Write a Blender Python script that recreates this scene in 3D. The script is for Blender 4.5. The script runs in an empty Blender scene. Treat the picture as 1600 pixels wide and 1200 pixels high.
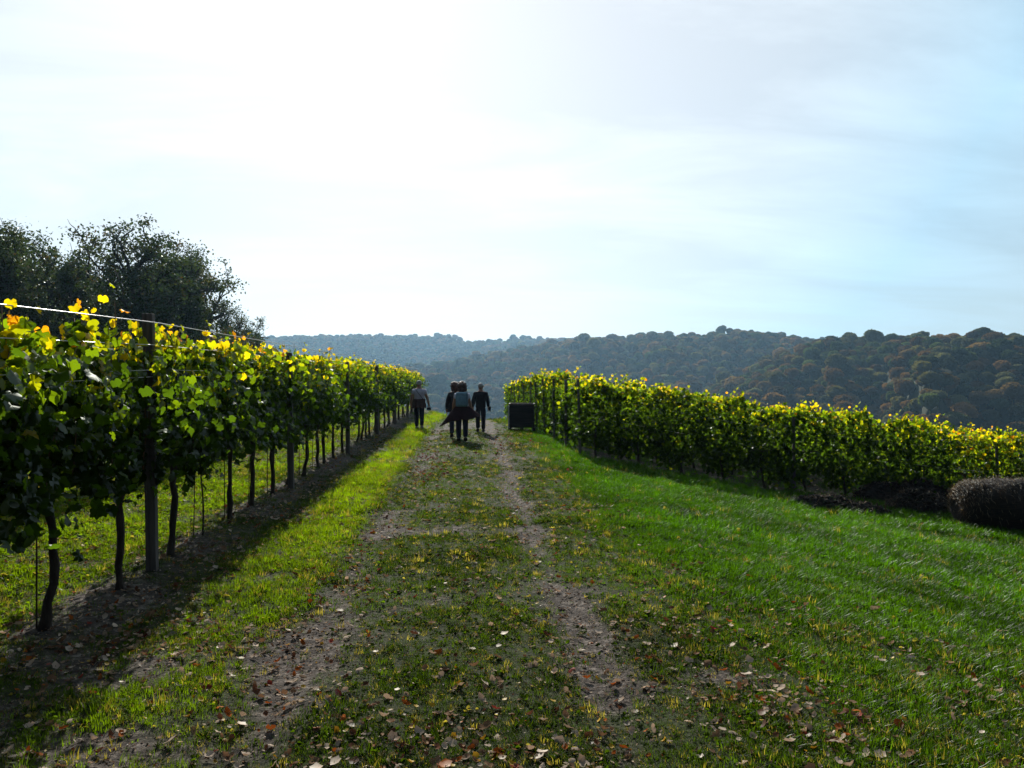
import bpy, bmesh, math, random
import numpy as np
from mathutils import Vector, Matrix, Euler

random.seed(7)
rng = np.random.default_rng(7)
PI = math.pi
R = math.radians
S = bpy.context.scene
COL = S.collection

# ------------------------------------------------------------------ camera
FPX, CX, HY, CAM_H, YAW = 1200.0, 800.0, 588.0, 1.8, R(3.2)
cam_d = bpy.data.cameras.new('camera')
cam = bpy.data.objects.new('camera', cam_d)
COL.objects.link(cam)
cam_d.sensor_width = 36.0
cam_d.lens = 36.0 * FPX / 1600.0
cam_d.clip_start = 0.05
cam_d.clip_end = 9000
cam.location = (0, 0, CAM_H)
cam.rotation_euler = (PI / 2 - math.atan((600 - HY) / FPX), 0, -YAW)
S.camera = cam

# ------------------------------------------------------------------ sky, sun, exposure
SUN_EL, SUN_AZ = R(30.0), R(-7.5)          # azimuth measured from the path direction (+Y), negative = left
world = bpy.data.worlds.new('World')
S.world = world
world.use_nodes = True
wn, wl = world.node_tree.nodes, world.node_tree.links
wn.clear()
w_out = wn.new('ShaderNodeOutputWorld')
w_bg = wn.new('ShaderNodeBackground')
sky = wn.new('ShaderNodeTexSky')
sky.sky_type = 'NISHITA'
sky.sun_disc = False
sky.sun_elevation = SUN_EL
sky.sun_rotation = SUN_AZ
sky.altitude = 250
sky.air_density = 1.0
sky.dust_density = 0.7
sky.ozone_density = 1.2
# thin high cloud veil, laid out on a plane far above
tc = wn.new('ShaderNodeTexCoord')
sep = wn.new('ShaderNodeSeparateXYZ'); wl.new(tc.outputs['Generated'], sep.inputs[0])
zc = wn.new('ShaderNodeMath'); zc.operation = 'MAXIMUM'; zc.inputs[1].default_value = 0.0
wl.new(sep.outputs['Z'], zc.inputs[0])
za = wn.new('ShaderNodeMath'); za.operation = 'ADD'; za.inputs[1].default_value = 0.16
wl.new(zc.outputs[0], za.inputs[0])
dx = wn.new('ShaderNodeMath'); dx.operation = 'DIVIDE'; wl.new(sep.outputs['X'], dx.inputs[0]); wl.new(za.outputs[0], dx.inputs[1])
dy = wn.new('ShaderNodeMath'); dy.operation = 'DIVIDE'; wl.new(sep.outputs['Y'], dy.inputs[0]); wl.new(za.outputs[0], dy.inputs[1])
cmb = wn.new('ShaderNodeCombineXYZ'); wl.new(dx.outputs[0], cmb.inputs[0]); wl.new(dy.outputs[0], cmb.inputs[1])
mp = wn.new('ShaderNodeMapping'); mp.inputs['Scale'].default_value = (0.55, 1.25, 1); mp.inputs['Rotation'].default_value = (0, 0, R(14))
mp.inputs['Location'].default_value = (0.3, 1.6, 0)
wl.new(cmb.outputs[0], mp.inputs['Vector'])
cn = wn.new('ShaderNodeTexNoise'); cn.inputs['Scale'].default_value = 1.5; cn.inputs['Detail'].default_value = 10; cn.inputs['Roughness'].default_value = 0.58
cn.inputs['Distortion'].default_value = 0.5
wl.new(mp.outputs[0], cn.inputs['Vector'])
cr = wn.new('ShaderNodeMapRange'); cr.inputs['From Min'].default_value = 0.40; cr.inputs['From Max'].default_value = 0.72
cr.inputs['To Min'].default_value = 0.6; cr.inputs['To Max'].default_value = 0.97
wl.new(cn.outputs['Fac'], cr.inputs['Value'])
wmix = wn.new('ShaderNodeMix'); wmix.data_type = 'RGBA'
wl.new(cr.outputs[0], wmix.inputs['Factor'])
wl.new(sky.outputs[0], wmix.inputs['A'])
# the veil scatters forward: bright round the sun, dim away from it
sd = wn.new('ShaderNodeVectorMath'); sd.operation = 'DOT_PRODUCT'
sd.inputs[1].default_value = (math.sin(SUN_AZ) * math.cos(SUN_EL), math.cos(SUN_AZ) * math.cos(SUN_EL), math.sin(SUN_EL))
wl.new(tc.outputs['Generated'], sd.inputs[0])
vr = wn.new('ShaderNodeValToRGB'); ve = vr.color_ramp.elements
ve[0].position = 0.0; ve[0].color = (1.0, 1.3, 1.8, 1)
ve[1].position = 0.97; ve[1].color = (17.0, 17.6, 18.2, 1)
for p_, c_ in ((0.35, (2.6, 3.4, 4.4, 1)), (0.6, (10.2, 13.0, 14.6, 1)), (0.75, (9.6, 14.2, 17.2, 1)), (0.87, (14.8, 16.6, 17.8, 1))):
    q_ = ve.new(p_); q_.color = c_
sdc = wn.new('ShaderNodeMath'); sdc.operation = 'MAXIMUM'; sdc.inputs[1].default_value = 0.0
wl.new(sd.outputs['Value'], sdc.inputs[0]); wl.new(sdc.outputs[0], vr.inputs[0])
wl.new(vr.outputs[0], wmix.inputs['B'])
wl.new(wmix.outputs['Result'], w_bg.inputs['Color'])
w_bg.inputs['Strength'].default_value = 0.0475
wl.new(w_bg.outputs[0], w_out.inputs['Surface'])

sun_d = bpy.data.lights.new('sun', 'SUN')
sun_d.energy = 5.0
sun_d.angle = R(0.5)
sun_d.color = (1.0, 0.95, 0.87)
sun = bpy.data.objects.new('sun', sun_d)
COL.objects.link(sun)
sun_dir = Vector((math.sin(SUN_AZ) * math.cos(SUN_EL), math.cos(SUN_AZ) * math.cos(SUN_EL), math.sin(SUN_EL)))
sun.rotation_euler = sun_dir.to_track_quat('Z', 'Y').to_euler()
sun.location = (-5, 20, 30)

S.render.engine = 'CYCLES'
S.view_settings.view_transform = 'Standard'
S.view_settings.look = 'None'
S.view_settings.exposure = 0.45
S.view_settings.gamma = 1.0
S.view_settings.use_curve_mapping = False
S.cycles.max_bounces = 7
S.cycles.diffuse_bounces = 2
S.cycles.glossy_bounces = 1
S.cycles.transmission_bounces = 4
S.cycles.volume_bounces = 0
S.cycles.use_denoising = True
S.cycles.denoiser = 'OPENIMAGEDENOISE'
S.cycles.caustics_reflective = False
S.cycles.caustics_refractive = False

# ------------------------------------------------------------------ numeric helpers
def sstep(a, b, x):
    t = np.clip((np.asarray(x, float) - a) / (b - a), 0, 1)
    return t * t * (3 - 2 * t)

def _hash(ix, iy, seed):
    h = (ix.astype(np.int64) * 374761393 + iy.astype(np.int64) * 668265263 + seed * 1442695041) & 0xffffffff
    h = ((h ^ (h >> 13)) * 1274126177) & 0xffffffff
    return ((h ^ (h >> 16)) & 0xffff) / 65535.0

def vnoise(x, y, seed=0):
    x = np.asarray(x, float); y = np.asarray(y, float)
    ix, iy = np.floor(x), np.floor(y)
    fx, fy = x - ix, y - iy
    fx = fx * fx * (3 - 2 * fx); fy = fy * fy * (3 - 2 * fy)
    a, b = _hash(ix, iy, seed), _hash(ix + 1, iy, seed)
    c, d = _hash(ix, iy + 1, seed), _hash(ix + 1, iy + 1, seed)
    return (a * (1 - fx) + b * fx) * (1 - fy) + (c * (1 - fx) + d * fx) * fy

def fbm(x, y, seed=0, octv=4):
    t, a, s = 0, 0.5, 0
    for k in range(octv):
        t = t + a * vnoise(x * 2 ** k + 17 * k, y * 2 ** k - 11 * k, seed + k); s += a; a *= 0.5
    return t / s

_cx = np.linspace(-120, 120, 2401)
_cz = np.interp(_cx, [-120, -30, -6, -2, 1.4, 2.6, 7.5, 11, 14, 30, 60, 120], [1.0, 0.6, 0.1, 0, -.02, -.13, -1.0, -1.42, -1.74, -3.6, -8, -20])
_k = np.ones(13) / 13
_cz = np.convolve(np.pad(_cz, 6, mode='edge'), _k, 'valid')

RIDGE_A = [(-500, 546), (200, 539), (415, 535), (500, 533), (560, 531), (640, 533), (700, 534), (725, 541), (770, 540), (830, 537), (1000, 537), (1300, 539), (1700, 541), (2200, 546)]
RIDGE_B = [(-500, 664), (300, 629), (450, 610), (560, 596), (700, 577), (830, 555), (900, 540), (960, 538), (1040, 538), (1100, 534), (1150, 529), (1190, 531), (1240, 540), (1300, 549), (1380, 584), (1500, 624), (2200, 704)]
RIDGE_C = [(-500, 808), (800, 748), (950, 698), (1050, 663), (1120, 623), (1190, 593), (1250, 564), (1300, 551), (1340, 546), (1420, 545), (1480, 549), (1530, 549), (1600, 548), (2200, 553)]
FLOOR = -62.0

def hill_height(X, Y):
    r = np.hypot(X, Y) + 1e-6
    az = np.arctan2(X, Y) - YAW
    az = (az + PI) % (2 * PI) - PI
    azc = np.clip(az, -R(58), R(58))
    px = CX + FPX * np.tan(azc)
    depth = r * np.cos(azc)
    best = np.full(r.shape, FLOOR)
    for pts, r0, r1, sd in ((RIDGE_A, 1000, 1600, 1), (RIDGE_B, 520, 1000, 5), (RIDGE_C, 330, 640, 9)):
        xs, ys = zip(*pts)
        yg = np.interp(px, xs, ys)
        wob = 1 + 0.10 * (fbm(az * 9 + 40, az * 0 + sd, sd) - 0.5)
        r1w, r0w = r1 * wob, r0 * wob
        top = CAM_H + (HY - yg) * (r1w * np.cos(azc)) / FPX
        p = sstep(0, 1, (r - r0w) / (r1w - r0w)) * 0.55 + np.clip((r - r0w) / (r1w - r0w), 0, 1) * 0.45
        fold = (fbm(az * 16 + r * 0.0022, r / 190.0, sd + 2, 3) - 0.5) * 85 * np.clip(p * (1 - p) ** 1.6 * 5, 0, 1)
        z = FLOOR + (top - FLOOR) * p + fold - np.clip(r - r1w, 0, None) * 0.07
        best = np.maximum(best, z)
    return best + 3 * (fbm(X / 60, Y / 60, 3) - .5)

def rut_r(Y): return 0.74 + 0.06 * np.sin(Y * 0.45) + 0.05 * np.sin(Y * 1.3 + 1)
def rut_l(Y): return -1.02 + 0.07 * np.sin(Y * 0.38 + 2) + 0.04 * np.sin(Y * 1.1)

def terrain(X, Y):
    X = np.asarray(X, float); Y = np.asarray(Y, float)
    z = np.interp(X, _cx, _cz)
    w = 0.12 + 0.88 * sstep(-3.4, -0.3, X)
    z = z - 0.00114 * np.clip(Y - 20, 0, 40) ** 2 * w
    yp = 45 + 110 * sstep(-9, -28, X)
    over = np.clip(Y - yp, 0, None)
    z = z - 0.33 * over * sstep(0, 14, over) - 0.012 * over
    near = sstep(60, 25, np.hypot(X, Y))
    z = z + near * (0.05 * (fbm(X * 0.7, Y * 0.7, 21, 2) - .5) + 0.035 * (fbm(X * 3.1, Y * 3.1, 23, 3) - .5))
    z = z - near * 0.045 * (np.exp(-((X - rut_r(Y)) / 0.2) ** 2) + np.exp(-((X - rut_l(Y)) / 0.22) ** 2))
    z = z + near * 0.05 * np.exp(-((X + 2.9) / 0.35) ** 2) * sstep(0, 2, Y)
    z = np.maximum(z, FLOOR + 0.0 * X)
    rr = np.hypot(X, Y)
    return np.where(rr > 200, np.maximum(z, hill_height(X, Y)), z)

def tz(x, y): return float(terrain(np.array([x]), np.array([y]))[0])

def G(px, py, depth=None):
    """where the view line through a pixel of the photograph meets the terrain (or a given depth)"""
    k = (px - CX) / FPX
    ux, uy = math.sin(YAW) + math.cos(YAW) * k, math.cos(YAW) - math.sin(YAW) * k
    if depth is not None: return ux * depth, uy * depth
    sl = (py - HY) / FPX
    d = 2.5
    while d < 150:
        if CAM_H - sl * d < tz(ux * d, uy * d): break
        d += 0.04
    return ux * d, uy * d

# ------------------------------------------------------------------ mesh helpers
def mesh_np(name, V, F, mats, col=None, smooth=False, attr='lc', fattr=None):
    V = np.asarray(V, np.float32); F = np.asarray(F, np.int32)
    me = bpy.data.meshes.new(name)
    me.vertices.add(len(V)); me.vertices.foreach_set('co', V.ravel())
    k = F.shape[1]
    me.loops.add(F.size); me.loops.foreach_set('vertex_index', F.ravel())
    me.polygons.add(len(F)); me.polygons.foreach_set('loop_start', np.arange(0, F.size, k, dtype=np.int32))
    if smooth: me.polygons.foreach_set('use_smooth', np.ones(len(F), bool))
    me.update(calc_edges=True)
    for m in (mats if isinstance(mats, (list, tuple)) else [mats]): me.materials.append(m)
    if col is not None:
        a = me.attributes.new(attr, 'FLOAT_COLOR', 'POINT')
        c = np.ones((len(V), 4), np.float32); c[:, :3] = col
        a.data.foreach_set('color', c.ravel())
    if fattr:
        for n, vals in fattr.items():
            a = me.attributes.new(n, 'FLOAT', 'POINT'); a.data.foreach_set('value', np.asarray(vals, np.float32))
    return me

def link(name, me, parent=None, loc=(0, 0, 0), rot=(0, 0, 0), scale=None):
    o = bpy.data.objects.new(name, me)
    COL.objects.link(o)
    o.location = loc; o.rotation_euler = rot
    if scale is not None: o.scale = scale if hasattr(scale, '__len__') else (scale,) * 3
    if parent: o.parent = parent
    return o

def tag(o, label=None, cat=None, group=None, kind=None):
    if label: o['label'] = label
    if cat: o['category'] = cat
    if group: o['group'] = group
    if kind: o['kind'] = kind
    return o

def empty(name, loc, rotz, label, cat, group=None):
    o = bpy.data.objects.new(name, None)
    o.empty_display_size = 0.2
    COL.objects.link(o)
    o.location = loc; o.rotation_euler = (0, 0, rotz)
    return tag(o, label, cat, group)

def tube(pts, rad, n=6, cap=True):
    """V, F(quads as tris) of a tube along pts"""
    pts = np.asarray(pts, float); m = len(pts)
    rad = np.broadcast_to(np.asarray(rad, float), (m,))
    T = np.gradient(pts, axis=0); T /= np.linalg.norm(T, axis=1)[:, None] + 1e-9
    ref = np.array([0.31, 0.17, 0.93]) if abs(T[0][2]) < 0.8 else np.array([0.9, 0.3, 0.1])
    V = []
    for i in range(m):
        a = np.cross(T[i], ref); a /= np.linalg.norm(a) + 1e-9
        b = np.cross(T[i], a)
        th = np.arange(n) * 2 * PI / n
        V.append(pts[i] + rad[i] * (np.cos(th)[:, None] * a + np.sin(th)[:, None] * b))
    V = np.concatenate(V)
    F = []
    for i in range(m - 1):
        for j in range(n):
            a0, a1 = i * n + j, i * n + (j + 1) % n
            F += [(a0, a1, a1 + n), (a0, a1 + n, a0 + n)]
    if cap:
        V = np.vstack([V, pts[0], pts[-1]]); c0, c1 = len(V) - 2, len(V) - 1
        for j in range(n):
            F.append((c0, (j + 1) % n, j)); F.append((c1, (m - 1) * n + j, (m - 1) * n + (j + 1) % n))
    return V, np.array(F)

def merge(parts):
    Vs, Fs, o = [], [], 0
    for V, F in parts:
        Vs.append(V); Fs.append(np.asarray(F) + o); o += len(V)
    return np.concatenate(Vs), np.concatenate(Fs)

def rotmats(n_, t_):
    """frames with z=n, y=t (made orthogonal)"""
    n_ = n_ / (np.linalg.norm(n_, axis=1)[:, None] + 1e-9)
    t_ = t_ - n_ * np.sum(n_ * t_, axis=1)[:, None]
    t_ = t_ / (np.linalg.norm(t_, axis=1)[:, None] + 1e-9)
    x_ = np.cross(t_, n_)
    return np.stack([x_, t_, n_], axis=2)

def stamp(LV, LF, pos, mats, scl, cols=None):
    n, m = len(pos), len(LV)
    V = np.einsum('nij,mj->nmi', mats, LV) * scl[:, None, None] + pos[:, None, :]
    F = (LF[None] + (np.arange(n) * m)[:, None, None]).reshape(-1, LF.shape[1])
    C = np.repeat(cols, m, axis=0) if cols is not None else None
    return V.reshape(-1, 3), F, C

def box_bm(bm, sx, sy, sz, loc=(0, 0, 0), bevel=0.0, rot=None):
    r = bmesh.ops.create_cube(bm, size=1.0)
    vs = r['verts']
    M = Matrix.Translation(loc) @ (rot.to_matrix().to_4x4() if rot else Matrix()) @ Matrix.Diagonal((sx, sy, sz, 1))
    bmesh.ops.transform(bm, matrix=M, verts=vs)
    if bevel > 0:
        es = list({e for v in vs for e in v.link_edges})
        bmesh.ops.bevel(bm, geom=es, offset=bevel, segments=2, affect='EDGES', profile=0.6)

def bm_mesh(name, bm, mat, smooth=False):
    me = bpy.data.meshes.new(name); bm.to_mesh(me); bm.free()
    me.materials.append(mat)
    if smooth: me.polygons.foreach_set('use_smooth', np.ones(len(me.polygons), bool))
    return me

# ------------------------------------------------------------------ materials
def new_mat(name):
    m = bpy.data.materials.new(name); m.use_nodes = True
    nt = m.node_tree; nt.nodes.clear()
    out = nt.nodes.new('ShaderNodeOutputMaterial')
    return m, nt, out

def simple_mat(name, c1, c2=None, scale=8.0, rough=0.8, bump=0.3, bscale=30.0, spec=0.3, stretch=(1, 1, 1), coord='Object'):
    m, nt, out = new_mat(name)
    N, L = nt.nodes, nt.links
    b = N.new('ShaderNodeBsdfPrincipled'); L.new(b.outputs[0], out.inputs[0])
    b.inputs['Roughness'].default_value = rough
    b.inputs['Specular IOR Level'].default_value = spec
    tcn = N.new('ShaderNodeTexCoord'); mpn = N.new('ShaderNodeMapping'); mpn.inputs['Scale'].default_value = stretch
    L.new(tcn.outputs[coord], mpn.inputs[0])
    n1 = N.new('ShaderNodeTexNoise'); n1.inputs['Scale'].default_value = scale; n1.inputs['Detail'].default_value = 6
    L.new(mpn.outputs[0], n1.inputs['Vector'])
    r = N.new('ShaderNodeValToRGB'); r.color_ramp.elements[0].position = 0.35; r.color_ramp.elements[1].position = 0.68
    r.color_ramp.elements[0].color = (*c1, 1); r.color_ramp.elements[1].color = (*(c2 or c1), 1)
    L.new(n1.outputs['Fac'], r.inputs[0]); L.new(r.outputs[0], b.inputs['Base Color'])
    if bump:
        n2 = N.new('ShaderNodeTexNoise'); n2.inputs['Scale'].default_value = bscale; n2.inputs['Detail'].default_value = 5
        L.new(mpn.outputs[0], n2.inputs['Vector'])
        bp = N.new('ShaderNodeBump'); bp.inputs['Strength'].default_value = bump; bp.inputs['Distance'].default_value = 0.02
        L.new(n2.outputs['Fac'], bp.inputs['Height']); L.new(bp.outputs[0], b.inputs['Normal'])
    return m

def leaf_mat(name, attr, atype='GEOMETRY', trans=0.5, tboost=(2.2, 2.0, 1.2), gloss=0.08, grough=0.35, jitter=0.25):
    m, nt, out = new_mat(name)
    N, L = nt.nodes, nt.links
    a = N.new('ShaderNodeAttribute'); a.attribute_name = attr; a.attribute_type = atype
    hs = N.new('ShaderNodeHueSaturation')
    oi = N.new('ShaderNodeObjectInfo')
    mr = N.new('ShaderNodeMapRange'); mr.inputs['To Min'].default_value = 1 - jitter; mr.inputs['To Max'].default_value = 1 + jitter
    L.new(oi.outputs['Random'], mr.inputs['Value']); L.new(mr.outputs[0], hs.inputs['Value'])
    L.new(a.outputs['Color'], hs.inputs['Color'])
    d = N.new('ShaderNodeBsdfDiffuse'); L.new(hs.outputs[0], d.inputs[0])
    vm = N.new('ShaderNodeVectorMath'); vm.operation = 'MULTIPLY'; vm.inputs[1].default_value = tboost
    L.new(hs.outputs[0], vm.inputs[0])
    t = N.new('ShaderNodeBsdfTranslucent'); L.new(vm.outputs[0], t.inputs[0])
    mx = N.new('ShaderNodeMixShader'); mx.inputs[0].default_value = trans
    L.new(d.outputs[0], mx.inputs[1]); L.new(t.outputs[0], mx.inputs[2])
    if gloss > 0:
        g = N.new('ShaderNodeBsdfGlossy'); g.inputs['Roughness'].default_value = grough; g.inputs['Color'].default_value = (0.9, 0.95, 0.9, 1)
        mg = N.new('ShaderNodeMixShader')
        lw = N.new('ShaderNodeFresnel'); lw.inputs['IOR'].default_value = 1.35
        ml = N.new('ShaderNodeMath'); ml.operation = 'MULTIPLY'; ml.inputs[1].default_value = gloss * 4
        L.new(lw.outputs[0], ml.inputs[0]); L.new(ml.outputs[0], mg.inputs[0])
        L.new(mx.outputs[0], mg.inputs[1]); L.new(g.outputs[0], mg.inputs[2])
        L.new(mg.outputs[0], out.inputs[0])
    else:
        L.new(mx.outputs[0], out.inputs[0])
    return m

M_vleaf = leaf_mat('vine_leaf', 'lc', trans=0.6, tboost=(3.5, 3.3, .7), gloss=0.011, grough=.45, jitter=0.1)
M_treeleaf = leaf_mat('tree_leaf', 'lc', trans=0.3, tboost=(1.6, 1.6, 1.0), gloss=0.03, jitter=0.1)
M_grass = leaf_mat('grass_blade', 'tint', 'INSTANCER', trans=0.55, tboost=(2.7, 2.8, .5), gloss=0.007, grough=0.4, jitter=0.3)
M_litter = leaf_mat('fallen_leaf', 'tint', 'INSTANCER', trans=0.2, tboost=(1.4, 1.2, 1.0), gloss=0.008, grough=0.5, jitter=0.25)
M_forest = leaf_mat('forest_crown', 'tint', 'INSTANCER', trans=0.3, tboost=(2.2, 2.2, 1.4), gloss=0.0, jitter=0.3)
M_bark = simple_mat('tree_bark', (0.035, 0.028, 0.02), (0.08, 0.065, 0.05), 6, 0.9, 0.6, 14, stretch=(1, 1, .3))
M_vinewood = simple_mat('vine_bark', (0.022, 0.016, 0.012), (0.06, 0.045, 0.034), 25, 0.95, 0.8, 60, stretch=(1, 1, .25))
M_cane = simple_mat('vine_cane', (0.12, 0.065, 0.03), (0.2, 0.13, 0.07), 20, 0.6, 0.1, 60)
M_post = simple_mat('weathered_post', (0.07, 0.06, 0.055), (0.14, 0.125, 0.115), 9, 0.85, 0.5, 40, stretch=(3, 3, .25))
M_wire = simple_mat('galvanised_wire', (0.55, 0.55, 0.53), (0.7, 0.7, 0.68), 20, 0.35, 0, spec=0.6)
M_rod = simple_mat('rusty_rod', (0.06, 0.04, 0.03), (0.12, 0.08, 0.06), 20, 0.7, 0.2, 90)

def ground_mat(far=False):
    m, nt, out = new_mat('hillside_soil' if far else 'path_ground')
    N, L = nt.nodes, nt.links
    b = N.new('ShaderNodeBsdfPrincipled'); L.new(b.outputs[0], out.inputs[0])
    b.inputs['Roughness'].default_value = 0.95; b.inputs['Specular IOR Level'].default_value = 0.15
    if far:
        tcn = N.new('ShaderNodeTexCoord')
        n1 = N.new('ShaderNodeTexNoise'); n1.inputs['Scale'].default_value = 0.05; n1.inputs['Detail'].default_value = 8
        L.new(tcn.outputs['Object'], n1.inputs['Vector'])
        r = N.new('ShaderNodeValToRGB'); r.color_ramp.elements[0].color = (0.012, 0.018, 0.008, 1); r.color_ramp.elements[1].color = (0.04, 0.045, 0.02, 1)
        L.new(n1.outputs['Fac'], r.inputs[0]); L.new(r.outputs[0], b.inputs['Base Color'])
        return m
    at = N.new('ShaderNodeAttribute'); at.attribute_name = 'bare'
    tcn = N.new('ShaderNodeTexCoord')
    nf = N.new('ShaderNodeTexNoise'); nf.inputs['Scale'].default_value = 14; nf.inputs['Detail'].default_value = 9; nf.inputs['Roughness'].default_value = 0.7
    nm = N.new('ShaderNodeTexNoise'); nm.inputs['Scale'].default_value = 2.3; nm.inputs['Detail'].default_value = 6
    nv = N.new('ShaderNodeTexVoronoi'); nv.inputs['Scale'].default_value = 38
    for q in (nf, nm, nv): L.new(tcn.outputs['Object'], q.inputs['Vector'])
    soil = N.new('ShaderNodeValToRGB'); e = soil.color_ramp.elements
    e[0].position = 0.32; e[0].color = (0.014, 0.011, 0.009, 1); e[1].position = 0.74; e[1].color = (0.30, 0.255, 0.215, 1)
    k = e.new(0.52); k.color = (0.062, 0.050, 0.041, 1)
    L.new(nf.outputs['Fac'], soil.inputs[0])
    turf = N.new('ShaderNodeValToRGB'); e = turf.color_ramp.elements
    e[0].position = 0.3; e[0].color = (0.012, 0.016, 0.006, 1); e[1].position = 0.75; e[1].color = (0.05, 0.06, 0.02, 1)
    L.new(nf.outputs['Fac'], turf.inputs[0])
    ad = N.new('ShaderNodeMath'); ad.operation = 'ADD'; L.new(at.outputs['Fac'], ad.inputs[0])
    sb = N.new('ShaderNodeMath'); sb.operation = 'MULTIPLY_ADD'; sb.inputs[1].default_value = 0.9; sb.inputs[2].default_value = -0.45
    L.new(nm.outputs['Fac'], sb.inputs[0]); L.new(sb.outputs[0], ad.inputs[1])
    mr = N.new('ShaderNodeMapRange'); mr.inputs['From Min'].default_value = 0.38; mr.inputs['From Max'].default_value = 0.8
    L.new(ad.outputs[0], mr.inputs['Value'])
    mx = N.new('ShaderNodeMix'); mx.data_type = 'RGBA'
    L.new(mr.outputs[0], mx.inputs['Factor']); L.new(turf.outputs[0], mx.inputs['A']); L.new(soil.outputs[0], mx.inputs['B'])
    L.new(mx.outputs['Result'], b.inputs['Base Color'])
    bp = N.new('ShaderNodeBump'); bp.inputs['Strength'].default_value = 0.9; bp.inputs['Distance'].default_value = 0.03
    ah = N.new('ShaderNodeMath'); ah.operation = 'ADD'; L.new(nf.outputs['Fac'], ah.inputs[0])
    vh = N.new('ShaderNodeMath'); vh.operation = 'MULTIPLY'; vh.inputs[1].default_value = 0.3; L.new(nv.outputs['Distance'], vh.inputs[0])
    L.new(vh.outputs[0], ah.inputs[1]); L.new(ah.outputs[0], bp.inputs['Height']); L.new(bp.outputs[0], b.inputs['Normal'])
    return m

# ------------------------------------------------------------------ how bare / how leafy the ground is
BLOBS = [(*G(700, 788), .55, .22), (*G(705, 828), .6, .35), (*G(660, 835), .4, .2), (*G(860, 935), .45, .5), (*G(430, 1060), .45, .5), (*G(560, 900), .3, .3), (*G(180, 1060), .4, .4), (*G(420, 905), .35, .3),
         (*G(1110, 1060), .3, .3), (*G(160, 1180), .5, .35), (*G(700, 940), .35, .25)]

def bareness(X, Y):
    n1 = fbm(X * 1.1, Y * 1.1, 51, 4); n2 = fbm(X * 3.7, Y * 3.7, 57, 3)
    b = 0.06 + 0 * X
    b = b + 0.62 * np.exp(-((X - rut_r(Y)) / (0.15 + 0.1 * n1)) ** 2) * (0.75 + 0.4 * sstep(.35, .6, n1))
    b = b + 0.55 * np.exp(-((X - rut_l(Y)) / (0.16 + 0.1 * n1)) ** 2) * (0.75 + 0.4 * sstep(.35, .6, n1))
    mid = sstep(-1.3, -0.8, X) * sstep(1.5, 0.7, X)
    b = b + 0.08 * mid
    b = b + 0.65 * np.exp(-((X + 2.75) / 0.42) ** 4)
    lf = sstep(-2.6, -2.2, X) * sstep(-1.1, -1.7, X) * sstep(13, 6, Y)
    b = b + 0.20 * lf
    b = b + 0.06 * sstep(2.4, 1.0, X) * sstep(9, 4, Y) * sstep(-3, -2, X)
    b = b + 0.12 * sstep(-3.4, -4.2, X)
    b = b + 0.6 * sstep(17.6, 18.3, Y) * sstep(2.2, 3.0, X) * sstep(60, 48, Y)
    b = b + 0.5 * sstep(24, 28, Y) * sstep(-1.15, -0.6, X) * sstep(1.35, 0.9, X)
    for bx, by, ra, rb in BLOBS:
        b = b + 0.5 * np.exp(-((X - bx) / ra) ** 2 - ((Y - by) / rb) ** 2)
    b = b + 0.9 * (n1 - 0.5) + 0.5 * (n2 - 0.5)
    return np.clip(b, 0, 1)

# ------------------------------------------------------------------ ground sheets (rings round the viewpoint, one unbroken surface)
def ring_grid(radii, angs):
    RR, AA = np.meshgrid(radii, angs, indexing='ij')
    X, Y = RR * np.sin(AA), RR * np.cos(AA)
    nr, na = RR.shape
    i = np.arange(nr - 1)[:, None] * na; j = np.arange(na)[None]
    j2 = (j + 1) % na
    F = np.stack([i + j, i + j2, i + na + j2, i + na + j], -1).reshape(-1, 4)[:, ::-1]
    return X.ravel(), Y.ravel(), F

fine = np.arange(R(-40), R(46), R(0.22))
coarse = np.linspace(R(46), R(320), 80)[0:-1]
angs = np.concatenate([fine, coarse])
rad1 = np.concatenate([[0.02, 0.5, 1.2, 2.0], np.geomspace(2.5, 75, 300)])
X, Y, F = ring_grid(rad1, angs)
Z = terrain(X, Y)
# triangle-free centre: the innermost ring is 4 cm across and closed by a fan-like quad strip
me = mesh_np('ground', np.stack([X, Y, Z], 1), F, ground_mat(), smooth=True, fattr={'bare': bareness(X, Y)})
tag(link('ground', me), 'grassy vineyard ground with two worn wheel tracks', kind='structure')
fine = np.arange(R(-48), R(54), R(0.3)); coarse = np.linspace(R(54), R(312), 70)[:-1]
rad2 = np.concatenate([[75], np.geomspace(75.5, 2600, 260)])
X, Y, F = ring_grid(rad2, np.concatenate([fine, coarse]))
me = mesh_np('valley_hills', np.stack([X, Y, terrain(X, Y) - 0.02], 1), F, ground_mat(True), smooth=True)
tag(link('valley_hills', me), 'wooded hills across the valley', kind='structure')

# ------------------------------------------------------------------ haze
bm = bmesh.new()
box_bm(bm, 5600, 5600, 190, (0, 0, 190 / 2 + FLOOR - 8))
hz, nt, out = new_mat('haze_air')
pv = nt.nodes.new('ShaderNodeVolumePrincipled')
pv.inputs['Color'].default_value = (0.42, 0.72, 1.0, 1)
pv.inputs['Density'].default_value = 0.00014
pv.inputs['Anisotropy'].default_value = 0.55
nt.links.new(pv.outputs[0], out.inputs['Volume'])
tag(link('haze', bm_mesh('haze', bm, hz)), 'thin blue haze over the valley', kind='stuff')

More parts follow.
